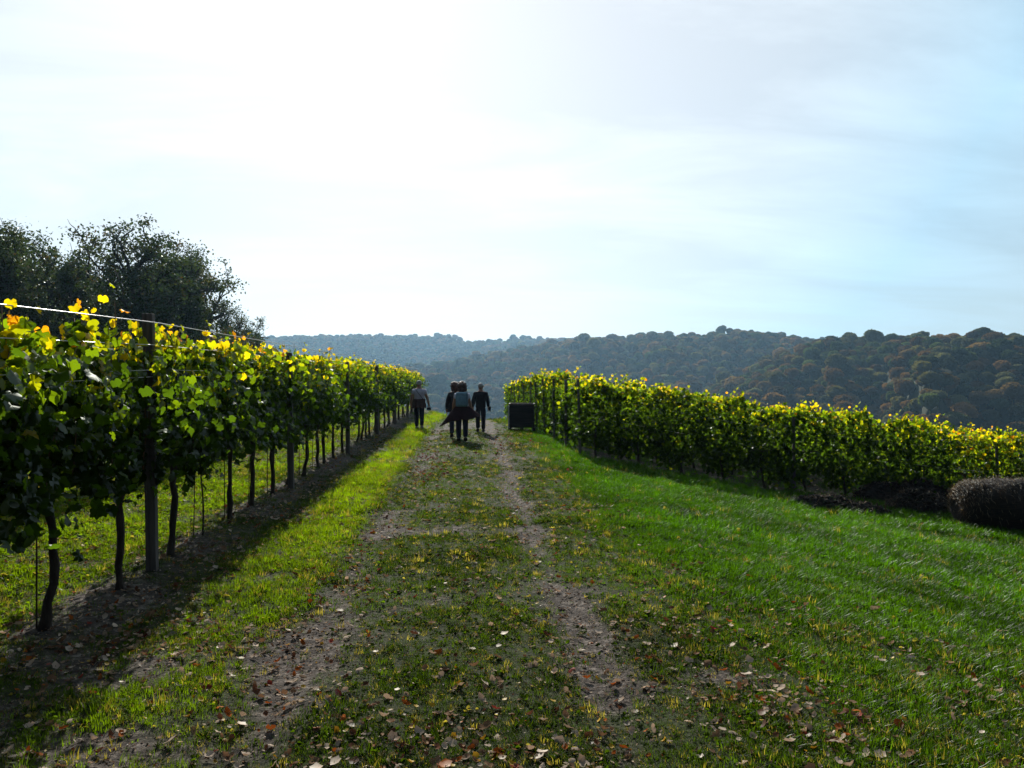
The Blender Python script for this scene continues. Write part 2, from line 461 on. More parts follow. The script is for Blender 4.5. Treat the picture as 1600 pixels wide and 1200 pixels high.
# ------------------------------------------------------------------ self-contained scatter (prototypes and points in one mesh, instanced by nodes)
def scatter(name, protos, P, rot, scl, tint, var, mat, label, zscl=None):
    Vs, pv_, Fs, off = [], [], [], 0
    for k, (V, F) in enumerate(protos):
        Vs.append(V); Fs.append(F + off); off += len(V); pv_.append(np.full(len(V), k + 1))
    n = len(P)
    V = np.concatenate(Vs + [P]); F = np.concatenate(Fs)
    me = mesh_np(name, V, F, mat)
    def at(nm, ty, key, vals, w):
        a = me.attributes.new(nm, ty, 'POINT')
        full = np.zeros((len(V),) + ((w,) if w > 1 else ()), np.float32)
        full[off:] = vals
        a.data.foreach_set(key, full.ravel())
    a = me.attributes.new('pv', 'INT', 'POINT')
    a.data.foreach_set('value', np.concatenate(pv_ + [-(np.asarray(var) + 1)]).astype(np.int32))
    at('rot', 'FLOAT_VECTOR', 'vector', rot, 3)
    s3 = np.repeat(np.asarray(scl)[:, None], 3, 1)
    if zscl is not None: s3[:, 2] *= zscl
    at('scl', 'FLOAT_VECTOR', 'vector', s3, 3)
    at('tint', 'FLOAT_COLOR', 'color', np.concatenate([tint, np.ones((n, 1))], 1), 4)
    o = link(name, me)
    tag(o, label, kind='stuff')
    g = bpy.data.node_groups.new(name + '_scatter', 'GeometryNodeTree')
    g.interface.new_socket('Geometry', in_out='INPUT', socket_type='NodeSocketGeometry')
    g.interface.new_socket('Geometry', in_out='OUTPUT', socket_type='NodeSocketGeometry')
    N, L = g.nodes, g.links
    gi, go = N.new('NodeGroupInput'), N.new('NodeGroupOutput')
    j = N.new('GeometryNodeJoinGeometry')
    def named(nm, dt):
        q = N.new('GeometryNodeInputNamedAttribute'); q.data_type = dt; q.inputs['Name'].default_value = nm
        return q.outputs['Attribute']
    pvn, rn, sn = named('pv', 'INT'), named('rot', 'FLOAT_VECTOR'), named('scl', 'FLOAT_VECTOR')
    for k in range(len(protos)):
        def cmp(v):
            c = N.new('FunctionNodeCompare'); c.data_type = 'INT'; c.operation = 'EQUAL'
            L.new(pvn, c.inputs['A']); c.inputs['B'].default_value = v
            return c.outputs[0]
        sg = N.new('GeometryNodeSeparateGeometry'); sg.domain = 'POINT'
        L.new(gi.outputs[0], sg.inputs[0]); L.new(cmp(k + 1), sg.inputs['Selection'])
        iop = N.new('GeometryNodeInstanceOnPoints')
        L.new(gi.outputs[0], iop.inputs['Points']); L.new(cmp(-(k + 1)), iop.inputs['Selection'])
        L.new(sg.outputs[0], iop.inputs['Instance'])
        L.new(rn, iop.inputs['Rotation']); L.new(sn, iop.inputs['Scale'])
        L.new(iop.outputs[0], j.inputs[0])
    L.new(j.outputs[0], go.inputs[0])
    md = o.modifiers.new('scatter', 'NODES'); md.node_group = g
    return o

# ------------------------------------------------------------------ far forest
def crown_proto(seed, nleaf=1000):
    r = np.random.default_rng(seed)
    bm = bmesh.new(); bmesh.ops.create_icosphere(bm, subdivisions=4, radius=1)
    V = np.array([v.co for v in bm.verts]); F = np.array([[v.index for v in f.verts] for f in bm.faces]); bm.free()
    lob = r.normal(size=(30, 3)); lob /= np.linalg.norm(lob, axis=1)[:, None]; lob[:, 2] = np.abs(lob[:, 2]) * .9
    def disp(V):
        d = np.max(np.clip(V @ lob.T, 0, 1) ** 15, axis=1)
        q = 0.62 + 0.46 * d
        W = V * q[:, None]
        W[:, 2] = W[:, 2] * 0.95
        return W
    W = disp(V) * 0.93 + r.normal(size=V.shape) * 0.02
    W[:, :2] *= np.where(W[:, 2] < -0.3, 0.75, 1)[:, None]
    D = r.normal(size=(nleaf, 3)); D /= np.linalg.norm(D, axis=1)[:, None]; D[:, 2] = np.where(D[:, 2] < -.3, -D[:, 2], D[:, 2])
    P = disp(D) * (0.97 + 0.1 * r.random((nleaf, 1)))
    q = np.array([[-.5, -.5, 0], [.5, -.4, .15], [.4, .5, 0], [-.4, .5, .15]]); qf = np.array([[0, 1, 2], [0, 2, 3]])
    Mx = rotmats(D + r.normal(size=D.shape) * .7, r.normal(size=D.shape))
    LV, LF, _ = stamp(q, qf, P, Mx, 0.06 + 0.09 * r.random(nleaf))
    th = np.linspace(0, 1, 3)
    T = tube(np.stack([0 * th, 0 * th, -1.9 + 1.5 * th], 1), [.08, .06, .04], 5)
    V, F = merge([(W, F), (LV, LF), T])
    V[:, 2] += 1.9
    return V.astype(float), F

protos = [crown_proto(100 + k) for k in range(6)]
# candidates, spread over the visible hillsides
N0 = 110000
ang = YAW + rng.uniform(R(-37), R(37), N0)
rr = np.sqrt(rng.uniform(230 ** 2, 1680 ** 2, N0))
X, Y = rr * np.sin(ang), rr * np.cos(ang)
Z = terrain(X, Y)
abins = np.linspace(R(-40), R(40), 400); rbins = np.linspace(250, 1750, 400)
AA, RRb = np.meshgrid(abins + YAW, rbins, indexing='ij')
ZB = terrain(RRb * np.sin(AA), RRb * np.cos(AA))
EL = np.maximum.accumulate((ZB + 8 - CAM_H) / RRb, axis=1)
ia = np.clip(((ang - YAW - abins[0]) / (abins[1] - abins[0])).astype(int), 0, 399)
ir = np.clip(((rr - 250) / (rbins[1] - rbins[0])).astype(int) - 6, 0, 399)
vis = ((Z + 24 - CAM_H) / rr > EL[ia, ir]) & ((Z + 16 - CAM_H) / rr > -0.12) & (rr > 230)
keep = vis & (rng.random(N0) < np.where(rr > 1000, .75, 1))
X, Y, Z, rr, ang = X[keep], Y[keep], Z[keep], rr[keep], ang[keep]
# thin out crowns that stand inside one another
cell = {}
order = rng.permutation(len(X)); ok = []
for i in order:
    s = 6.3
    c = (int(X[i] // s), int(Y[i] // s))
    if cell.get(c, 0) >= 1: continue
    cell[c] = 1; ok.append(i)
ok = np.array(ok)
X, Y, Z, rr = X[ok], Y[ok], Z[ok], rr[ok]
n = len(X)
sc = (2.7 + 3.1 * rng.random(n) ** 1.3) * np.where(rng.random(n) < .1, 1.3, 1)
sp = fbm(X / 90, Y / 90, 71, 3)
pal = np.array([(0.045, 0.06, 0.018), (0.06, 0.078, 0.02), (0.10, 0.09, 0.028), (0.125, 0.08, 0.03), (0.15, 0.085, 0.032), (0.10, 0.10, 0.05), (0.035, 0.05, 0.022)])
ch = np.clip((sp * 7 + rng.normal(0, 1.6, n)), 0, 6.99).astype(int)
tint = pal[ch] * rng.uniform(.5, 1.6, (n, 1))
rot = np.stack([rng.normal(0, .2, n), rng.normal(0, .2, n), rng.uniform(0, 6.28, n)], 1)
P = np.stack([X, Y, Z - sc * 0.7 + rng.uniform(-2.5, 2.0, n)], 1)
# the skyline and the largest crowns stand singly, the rest of the wood is one mass
px_h = sc / rr
elev = (Z + sc * 2 - CAM_H) / rr
a_all = np.arctan2(X, Y) - YAW
bins = ((a_all + R(37)) / R(74) * 150).astype(int)
top_idx = set()
for b_ in range(150):
    w_ = np.where(bins == b_)[0]
    if len(w_): top_idx.add(int(w_[np.argmax(elev[w_])]))
rest = [i for i in np.argsort(-px_h) if int(i) not in top_idx and abs(a_all[i]) < R(33)]
single = sorted(top_idx)[:] + [int(i) for i in rest[:130]]
mask = np.ones(n, bool); mask[single] = False
var = rng.integers(0, 6, n)
zst = rng.uniform(.9, 1.3, n)
scatter('hillside_wood', protos, P[mask], rot[mask], sc[mask], tint[mask], var[mask], M_forest,
        'autumn woodland covering the hills across the valley', zscl=zst[mask])
forest_meshes = {}
TINTS = {'dark green': (0.042, 0.06, 0.022), 'olive green': (0.07, 0.078, 0.028), 'rusty brown': (0.13, 0.078, 0.031), 'pale golden': (0.14, 0.12, 0.05)}
M_forest1 = leaf_mat('single_forest_crown', 'lc', trans=0.3, tboost=(2.2, 2.2, 1.4), gloss=0.0, jitter=0.3)
for cn_, c_ in TINTS.items():
    for k in range(3):
        V, F = protos[k]
        forest_meshes[cn_, k] = mesh_np('crown', V, F, M_forest1, col=np.tile(c_, (len(V), 1)) * rng.uniform(.85, 1.15, (len(V), 1)))
for i in single:
    ci = ['dark green', 'olive green', 'rusty brown', 'pale golden'][0 if ch[i] in (0, 6) else 1 if ch[i] in (1, 5) else 2 if ch[i] in (3, 4) else 3]
    where = 'on the skyline' if i in top_idx else 'across the valley'
    pxl = CX + FPX * math.tan(a_all[i])
    side = ('above the left vine row' if pxl < 560 else 'above the far end of the left row' if pxl < 640 else 'straight above the walkers' if pxl < 780 else 'above the dark harvest bin' if pxl < 880 else
            'above the left end of the right block' if pxl < 1050 else 'above the middle of the right block' if pxl < 1300 else 'above the golden vines' if pxl < 1480 else 'above the straw bale')
    o = link('forest_tree', forest_meshes[ci, int(var[i]) % 3], loc=P[i], rot=rot[i], scale=(float(sc[i]), float(sc[i]), float(sc[i] * zst[i])))
    tag(o, f'far {ci} tree {where} {side}', 'tree', 'single trees of the wood across the valley')

# ------------------------------------------------------------------ woodland trees at the left
def tree_meshes(seed, H, Rw):
    r = np.random.default_rng(seed)
    tubes_, ends = [], []
    def grow(p, d, L, rad, depth):
        k = 5
        pts = [p]
        for i in range(k):
            d = d + r.normal(size=3) * 0.16 + np.array([0, 0, 0.05 if depth > 1 else 0])
            d = d / np.linalg.norm(d)
            pts.append(pts[-1] + d * L / k)
        tubes_.append(tube(pts, np.linspace(rad, rad * 0.55, k + 1), 6 if depth < 2 else 4, cap=depth >= 3))
        if depth >= 2:
            for q in pts[2:]: ends.append(q)
        if depth >= 4: return
        nb = (6, 5, 4, 3)[depth]
        for b in range(nb):
            t = r.uniform(0.3, 1.0) if depth else r.uniform(0.22, 0.95)
            q = pts[min(k, max(1, int(round(t * k))))]
            az = r.uniform(0, 2 * PI)
            out_ = np.array([math.cos(az), math.sin(az), r.uniform(-0.1, 0.7)])
            nd = d * 0.45 + out_; nd /= np.linalg.norm(nd)
            grow(q, nd, L * r.uniform(0.45, 0.68), rad * 0.52, depth + 1)
    grow(np.array([0, 0, -0.3]), np.array([r.normal() * .08, r.normal() * .08, 1.]), 1.0, 0.045, 0)
    E = np.array(ends)
    allv = np.concatenate([t[0] for t in tubes_])
    hz_ = np.percentile(E[:, 2], 99.5); wz = np.percentile(np.hypot(E[:, 0], E[:, 1]), 97)
    s3 = np.array([Rw / wz, Rw / wz, H / hz_])
    V, F = merge(tubes_); V = V * s3; E = E * s3
    E = E[r.random(len(E)) < min(1, 640 / len(E))]
    # low skirt so the wood's edge is leafy down to the ground
    m = 150
    az = r.uniform(0, 2 * PI, m); q = Rw * np.sqrt(r.random(m)) * 0.95
    E = np.vstack([E, np.stack([np.cos(az) * q, np.sin(az) * q, r.uniform(0.5, H * .45, m)], 1)])
    per = 26
    base = np.repeat(E, per, axis=0)
    csz = np.repeat(r.uniform(0.25, 0.6, len(E)), per)[:, None]
    P = base + r.normal(size=base.shape) * csz * np.array([.75, .75, .42])
    nrm = r.normal(size=base.shape) + np.array([0, 0, .7])
    q4 = np.array([[0, -.5, 0], [.32, 0, .1], [0, .55, 0], [-.32, 0, .1]]); qf = np.array([[0, 1, 2], [0, 2, 3]])
    palT = np.array([(0.03, 0.052, 0.016), (0.045, 0.07, 0.02), (0.07, 0.08, 0.022), (0.09, 0.065, 0.025)])
    cc = np.repeat(r.choice(4, len(E), p=[.4, .34, .18, .08]), per)
    cols = palT[cc] * r.uniform(.7, 1.3, (len(base), 1))
    LV, LF, LC = stamp(q4, qf, P, rotmats(nrm, r.normal(size=base.shape)), r.uniform(.10, .23, len(base)), cols)
    return mesh_np('trunk', V, F, M_bark, smooth=True), mesh_np('crown', LV, LF, M_treeleaf, col=LC)

TV = [tree_meshes(11, 10, 4.4), tree_meshes(23, 10, 4.8), tree_meshes(37, 10, 4.2), tree_meshes(41, 10, 5.0)]
# pixel x, depth, pixel y of its top, variant, label
TREES = [(-60, 46, 352, 0, 'dark oak at the wood edge, cut by the left frame edge'),
         (28, 50, 352, 1, 'leftmost full dark tree of the wood above the vine row'),
         (105, 54, 345, 0, 'dark tree with thin see-through crown, second in the wood'),
         (160, 64, 380, 3, 'lower dark tree filling the dip between two tall crowns'),
         (212, 54, 350, 3, 'tallest broad dark tree with limbs showing against sky'),
         (268, 58, 364, 0, 'dark tree just right of the tallest crown, rounded top'),
         (312, 62, 405, 1, 'dark tree on the shoulder where the wood slopes down'),
         (338, 70, 455, 2, 'smaller olive tree low on the wood descending edge'),
         (362, 78, 498, 0, 'small rounded tree near the right end of the wood'),
         (388, 88, 516, 3, 'small bushy tree beside the end of the wood'),
         (408, 100, 527, 1, 'lowest bushy tree ending the wood above the vine tops'),
         (62, 66, 368, 3, 'shaded tree standing deep behind the leftmost crowns'),
         (130, 84, 420, 0, 'shaded tree in the back of the wood below the thin crown'),
         (250, 80, 425, 2, 'shaded tree in the back of the wood behind the tallest tree'),
         (315, 92, 470, 1, 'shaded tree behind the descending shoulder of the wood')]
for x_, d_, yt, v_, lab in TREES:
    tx, ty = G(x_, 0, d_)
    z0 = tz(tx, ty)
    top = CAM_H + (HY - yt) / FPX * d_
    s_ = (top - z0) / 10.3
    t_ = empty('broadleaf_tree', (tx, ty, z0), random.uniform(0, 6.28), lab, 'tree', 'trees of the wood behind the left vine rows')
    wsc = max(s_, 0.62 if x_ < 340 else 0.5)
    t_.scale = (wsc, wsc, s_)
    link('trunk', TV[v_][0], t_); link('crown', TV[v_][1], t_)

ORD = ['first', 'second', 'third', 'fourth', 'fifth', 'sixth', 'seventh', 'eighth', 'ninth', 'tenth', 'eleventh', 'twelfth', 'thirteenth', 'fourteenth', 'fifteenth', 'sixteenth']
# ------------------------------------------------------------------ vine leaves and vines
def leaf_shape(detail=True, wav=0.0, seed=0):
    r = np.random.default_rng(seed)
    if detail:
        half = [(90, 1.0), (76, .86), (63, .80), (52, .86), (38, .95), (22, .86), (6, .78), (-8, .80), (-24, .86), (-42, .80), (-62, .68), (-78, .36)]
    else:
        half = [(90, 1.0), (62, .8), (38, .94), (4, .76), (-28, .84), (-70, .5)]
    pts = [(a, q) for a, q in half] + [(180 - a, q) for a, q in half[::-1] if a != 90]
    V = [(0, 0, 0)]
    for a, q in pts:
        q *= 1 + r.normal() * .05
        x, y = math.cos(R(a)) * q * .55, math.sin(R(a)) * q * .55
        V.append((x, y, 0))
    V = np.array(V)
    V[:, 2] = (-1.0, .6, -.5)[seed % 3] * (V[:, 0] ** 2) - 0.7 * np.clip(V[:, 1], 0, 1) ** 2 + (.15, .1, .3)[seed % 3] * np.abs(V[:, 0]) + r.normal(size=len(V)) * .045
    V[:, 1] -= 0.0
    m = len(V) - 1
    F = np.array([(0, 1 + i, 1 + (i + 1) % m) for i in range(m - 1)] + [(0, m, 1)])
    return V, F

LS_hi = [leaf_shape(True, seed=k) for k in range(3)]
LS_lo = [leaf_shape(False, seed=k) for k in range(3)]
VPAL = np.array([(0.014, 0.030, 0.006), (0.026, 0.052, 0.007), (0.058, 0.095, 0.006), (0.15, 0.17, 0.006), (0.31, 0.24, 0.008), (0.36, 0.15, 0.010), (0.20, 0.06, 0.02)])  # first greens darkened to put lower canopy shade into the leaf colour

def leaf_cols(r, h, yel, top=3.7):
    # autumn colour starts at the shoot tips; darker low leaves imitate shade inside the hedge
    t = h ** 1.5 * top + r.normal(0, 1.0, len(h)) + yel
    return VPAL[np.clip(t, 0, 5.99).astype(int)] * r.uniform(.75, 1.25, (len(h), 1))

def canopy(seed, n, hi=True, yel=0.4, length=1.16, thick=0.2, z0=.76, z1=2.2, sz=.125, shoots=7, top=3.7):
    """leaf positions/frames of one vine's share of the hedge; the row runs along local y"""
    r = np.random.default_rng(seed)
    y = r.uniform(-length / 2, length / 2, n)
    low = z0 + 0.16 * np.sin(y * 5 + seed) + 0.10 * r.normal(size=n)
    tp = z1 - 0.10 + 0.10 * np.sin(y * 7 + seed * 2.1)
    u = r.random(n) ** 1.12
    z = low + (tp - low) * u
    x = r.normal(0, 1, n) * thick * (0.75 + 0.35 * np.sin(z * 5 + seed)) * np.where(z > tp - .25, .7, 1)
    P = np.stack([x, y, z], 1)
    canes = []
    for k in range(shoots):
        ys = r.uniform(-.5, .5) * length; xs = r.normal(0, .08)
        p0 = np.array([xs * .3, ys * .9, .92]); lean = r.normal(0, .10, 2)
        topz = z1 + r.uniform(-.18, .12) if k > 1 else z1 + r.uniform(.02, .2)
        pts = [p0 + np.array([lean[0] * t * t + .02 * math.sin(t * 9 + k), lean[1] * t * t + .02 * math.cos(t * 8 + k), (topz - .92) * t]) for t in np.linspace(0, 1, 7)]
        canes.append(tube(pts, np.linspace(.006, .0025, 7), 4))
        m = 9
        tt = r.uniform(.55, 1.0, m)
        Q = np.array([np.array(pts[-1]) * a + np.array(pts[3]) * (1 - a) for a in tt]) + r.normal(size=(m, 3)) * .05
        P = np.vstack([P, Q])
    n = len(P)
    side = np.sign(P[:, 0] + r.normal(0, .06, n))
    nrm = np.stack([side * .75, r.normal(0, .1, n), np.full(n, .45)], 1) + r.normal(size=(n, 3)) * .62
    tip = np.stack([side * .3, r.normal(0, .5, n), -np.ones(n)], 1) + r.normal(size=(n, 3)) * .45
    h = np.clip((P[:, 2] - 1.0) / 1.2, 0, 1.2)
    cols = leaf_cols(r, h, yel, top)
    scl = r.uniform(.7, 1.2, n) * sz * np.where(P[:, 2] > z1 - .02, .75, 1)
    return P, rotmats(nrm, tip), scl, cols, canes

def foliage_mesh(data, hi, sel=None):
    P, Mx, s, c, _ = data
    idx = np.arange(len(P)) if sel is None else np.where(sel)[0]
    parts, cols, off = [], [], 0
    Vs, Fs = [], []
    for k, (LV, LF) in enumerate(LS_hi if hi else LS_lo):
        j = idx[k::3]
        V, F, C = stamp(LV, LF, P[j], Mx[j], s[j], c[j])
        Vs.append(V); Fs.append(F + off); off += len(V); cols.append(C)
    return mesh_np('foliage', np.concatenate(Vs), np.concatenate(Fs), M_vleaf, col=np.concatenate(cols))

def trunk_mesh(seed):
    r = np.random.default_rng(seed)
    k = 9
    t = np.linspace(0, 1, k)
    bend = r.normal(0, .035, 2)
    pts = np.stack([bend[0] * np.sin(t * 3) + r.normal(0, .008, k), bend[1] * np.sin(t * 2.4) + r.normal(0, .010, k) + .05 * t * r.normal(), -0.06 + .98 * t], 1)
    rad = (.034 - .010 * t) * (1 + r.normal(0, .12, k)) ; rad[0] *= 1.35; rad[-1] *= 1.5; rad[-2] *= 1.2
    parts = [tube(pts, rad, 8)]
    for s_ in (-1, 1):
        m = 6
        u = np.linspace(0, 1, m)
        cp = pts[-1] + np.stack([r.normal(0, .01, m), s_ * .52 * u, .05 * np.sin(u * 2.6) - .02 * u], 1)
        parts.append(tube(cp, np.linspace(.022, .011, m), 6))
    V, F = merge(parts)
    return mesh_np('trunk', V, F, M_vinewood, smooth=True)

T_M = [trunk_mesh(200 + k) for k in range(7)]
# leaf density / LOD variants
def variants(base, cnt, **kw):
    out_ = []
    for k in range(cnt):
        hi = kw.get('hi', False)
        d = canopy(base + k, **kw)
        cv, cf = merge(d[4])
        out_.append((foliage_mesh(d, hi), mesh_np('shoots', cv, cf, M_cane)))
    return out_

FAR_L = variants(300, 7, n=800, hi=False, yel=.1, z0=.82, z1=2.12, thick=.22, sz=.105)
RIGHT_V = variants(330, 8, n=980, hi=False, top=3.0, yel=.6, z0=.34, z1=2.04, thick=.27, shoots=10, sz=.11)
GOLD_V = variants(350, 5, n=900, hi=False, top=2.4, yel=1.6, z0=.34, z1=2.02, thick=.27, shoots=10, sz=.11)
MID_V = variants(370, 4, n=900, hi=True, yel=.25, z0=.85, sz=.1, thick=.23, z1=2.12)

# single leaves of the nearest vines share these meshes
leaf_obj_meshes = []
for k in range(12):
    LV, LF = LS_hi[k % 3]
    c_ = VPAL[[1, 2, 3, 4, 1, 3, 4, 5, 2, 3, 4, 2][k]]
    leaf_obj_meshes.append(mesh_np('leaf', LV, LF, M_vleaf, col=np.tile(c_, (len(LV), 1))))

def vine(x, y, rotz, tm, fol, sho, label, group, scale=1.0, zs=1.0):
    t_ = empty('grapevine', (x, y, tz(x, y)), rotz, label, 'grapevine', group)
    t_.scale = (scale, scale, scale * zs)
    link('trunk', tm, t_)
    f = link('foliage', fol, t_); f['kind'] = 'stuff'
    if sho: link('shoots', sho, t_)
    return t_

ROWX = -2.88
left_y = [3.3, 4.35, 5.4, 6.42, 7.5, 9.4, 10.4, 11.4] + [12.45 + 1.05 * k + random.uniform(-.1, .1) for k in range(30)]
NEARLAB = {5.4: 'nearest grapevine of the left row whose dark gnarled trunk forks low',
           6.42: 'grapevine with slanting dark trunk just before the nearest trellis post',
           7.5: 'grapevine with straight thick trunk just beyond the nearest trellis post',
           4.35: 'grapevine cut by the left frame edge, big lit yellow leaves',
           3.3: 'grapevine of the left row standing beside the viewpoint, outside the frame edge',
           9.4: 'grapevine beyond the gap with thin stake in the left row',
           10.4: 'second grapevine beyond the thin bare stake in the left row',
           11.4: 'grapevine of the left row just before its second trellis post'}
lastp, cnt_ = -1, 0
for i, y in enumerate(left_y):
    lab = NEARLAB.get(y)
    if lab is None:
        pk_ = sum(1 for q in (12.0, 17.6, 23.2, 28.8, 34.4, 40.0, 43.2) if y > q)
        if pk_ != lastp: lastp, cnt_ = pk_, 0
        lab = f'left row grapevine, {ORD[cnt_]} beyond the {ORD[pk_]} trellis post'; cnt_ += 1
    grp = 'grapevines of the left row along the path'
    rz = R(random.uniform(-3, 3)) + (PI if random.random() < .5 else 0)
    x = ROWX + random.uniform(-.04, .04)
    if y < 12:
        d = canopy(500 + i, n=1020, hi=True, yel=.3, length=1.22, z0=.9, z1=2.12, thick=.22, sz=.098)
        if y == 5.4:      # a few long shoots above the wire
            pass
        near = 4 < y < 9
        # the tied-up shoots leave the path side of the first post open
        wy_, wx_ = d[0][:, 1] + y, d[0][:, 0]
        lim = 6.98 - wx_ * 2.6
        hid = (wx_ > .03) & (wy_ > lim - .16) & (wy_ < lim + .19) & (rng.random(len(wx_)) < .93)
        d = tuple(q[~hid] for q in d[:4]) + (d[4],)
        sel = np.ones(len(d[0]), bool)
        rz = 0.0
        if near:
            # leaves on the camera side and the top stand singly
            score = d[0][:, 0] + .35 * d[0][:, 2] + rng.normal(0, .05, len(d[0]))
            if y > 6: score = score + 0 * score
            pick = np.argsort(-score)[:62]
            sel[pick] = False
        cv, cf = merge(d[4])
        t_ = vine(x, y, rz, T_M[i % 7], foliage_mesh(d, True, sel), mesh_np('shoots', cv, cf, M_cane), lab, grp)
        if near:
            for j in pick:
                v = d[3][j]
                # nearest palette mesh
                k = int(np.argmin([np.abs(VPAL[[1, 2, 3, 4, 1, 3, 4, 5, 2, 3, 4, 2][q]] - v).sum() + .02 * random.random() for q in range(12)]))
                o = link('leaf', leaf_obj_meshes[k], t_)
                Mx = Matrix([[*d[1][j][0], d[0][j][0]], [*d[1][j][1], d[0][j][1]], [*d[1][j][2], d[0][j][2]], [0, 0, 0, 1]])
                o.matrix_local = Mx @ Matrix.Scale(float(d[2][j]), 4)
    elif y < 16:
        f, s_ = MID_V[i % 4]
        vine(x, y, rz, T_M[i % 7], f, s_, lab, grp)
    else:
        f, s_ = FAR_L[i % 7]
        vine(x, y, rz, T_M[i % 7], f, s_, lab, grp, zs=random.uniform(.98, 1.01) - .06 * (y - 16) / 27)
# filler canopy over the gap at 8.5 m is carried by a young vine on the thin stake
f, s_ = MID_V[1]
t_ = empty('grapevine', (ROWX, 8.45, tz(ROWX, 8.45)), 0, 'young grapevine on the thin stake, its stem as thin as the rod', 'grapevine', 'grapevines of the left row along the path')
pts = np.stack([.015 * np.sin(np.linspace(0, 5, 7)), .01 * np.cos(np.linspace(0, 4, 7)), np.linspace(-.05, .95, 7)], 1)
V, F = tube(pts, np.linspace(.012, .008, 7), 6)
link('trunk', mesh_np('trunk', V, F, M_vinewood, smooth=True), t_)
o = link('foliage', f, t_); o['kind'] = 'stuff'; link('shoots', s_, t_)

# second left row behind
for i in range(34):
    y = 4.6 + 1.15 * i
    f, s_ = FAR_L[(i * 3) % 7]
    vine(-5.55 + random.uniform(-.05, .05), y, (PI if i % 2 else 0), T_M[(i * 2) % 7], f, s_,
         f'shaded {ORD[i % 12]} grapevine in the {["near", "middle", "far"][i // 12]} part of the second left row', 'grapevines of the second row on the left', zs=.97)

# right block: rows cross the slope, their ends line the path
row_y = [18.7 + 2.25 * k for k in range(11)]
vcount = 0
for ri, y0 in enumerate(row_y):
    xe = 2.75 - 0.028 * (y0 - 18.7)
    nv = (14, 14, 14, 10, 9, 8, 7, 6, 6, 5, 5)[ri]
    for k in range(nv):
        x = xe + .35 + 1.08 * k
        y = y0 + 0.045 * (x - xe) + random.uniform(-.05, .05)
        gold = x > 10.3 or (k == 0 and ri % 3 == 1)
        f, s_ = random.choice(GOLD_V if gold and random.random() < .75 else RIGHT_V)
        if ri == 0:
            lab = f"{'golden' if x > 10.3 else 'green'} grapevine in the right front row, {ORD[k]} from its path end"
        elif k == 0:
            lab = f'path end grapevine of the right block, {ORD[ri]} row counted from the front'
        else:
            lab = f'{ORD[k]} grapevine from the path in the {ORD[ri]} row of the right block'
        vine(x, y, -PI / 2 + (PI if random.random() < .5 else 0), T_M[(ri + k) % 7], f, s_, lab,
             'grapevines of the right hand block', zs=random.uniform(.94, 1.07))

# ------------------------------------------------------------------ trellis: posts, stakes, wires
def post_mesh(h, w):
    bm = bmesh.new(); box_bm(bm, w, w * .9, h + .3, (0, 0, h / 2 - .15), bevel=.006)
    for v in bm.verts: v.co.x += .004 * math.sin(v.co.z * 3)
    return bm_mesh('trellis_post', bm, M_post)
PM = post_mesh(2.27, .088); PM2 = post_mesh(1.82, .06)
rodV, rodF = tube([(0, 0, -.2), (.004, 0, .8), (0, .004, 1.5)], .006, 6)
ROD = mesh_np('plant_stake', rodV, rodF, M_rod)
def nail(o, z):
    pass
for k, y in enumerate([6.98, 12.0, 17.6, 23.2, 28.8, 34.4, 40.0, 43.2]):
    o = link('trellis_post', PM, loc=(ROWX + (.07 if k == 0 else .14), y, tz(ROWX, y)), rot=(R(random.uniform(-.6, .6)), R(-.8), R(random.uniform(-4, 4))), scale=(1, 1, 1 if k == 0 else .93 - .008 * k))
    tag(o, ['grey square trellis post nearest the camera, between two vine trunks', 'second grey trellis post of the left row', 'third trellis post of the left row, mid way to the walkers'][k] if k < 3 else
        'thin looking far trellis post near the end of the left row', 'post', 'trellis posts of the left row')
for i, y in enumerate([5.46, 8.45, 9.5, 10.5, 11.46, 13.6, 14.7, 16.8]):
    o = link('plant_stake', ROD, loc=(ROWX - .07, y - .06, tz(ROWX, y)), rot=(R(random.uniform(-2, 2)), R(random.uniform(-2, 2)), 0))
    tag(o, 'thin rusty stake beside the nearest vine trunk' if i == 0 else 'thin bare stake standing alone beyond the nearest post' if i == 1 else 'thin rusty stake next to a vine trunk in the left row', 'stake', 'thin stakes at the vines of the left row')
def wire_path(z, xo, y0=2.0, y1=43.2):
    ys = np.concatenate([np.linspace(y0, 14, 25), np.linspace(15, y1, 18)])
    return [(ROWX + xo + .003 * math.sin(y * 1.3), y, tz(ROWX, 7.0) * .5 + .5 * tz(ROWX, 12.0) - .012 * max(0, y - 20) / 4 + z - .022 * max(0, 7 - y)) for y in ys]
V, F = tube(wire_path(2.2, .10), .0042, 5); WT = mesh_np('trellis_wire', V, F, M_wire)
tag(link('trellis_wire', WT), 'pale top wire stretched along the left vine row', 'wire', 'trellis wires of the left row')
for z, xo, lab in ((2.0, .11, 'thin second wire below the top wire of the left row'), (1.78, .115, 'thin middle wire of the left vine row'), (1.72, .105, 'thin wire just under the middle wire of the left row'), (.93, .02, 'low fruiting wire tied to the vine trunks')):
    V, F = tube(wire_path(z, xo), .0026, 4)
    tag(link('trellis_wire', mesh_np('trellis_wire', V, F, M_wire)), lab, 'wire', 'trellis wires of the left row')
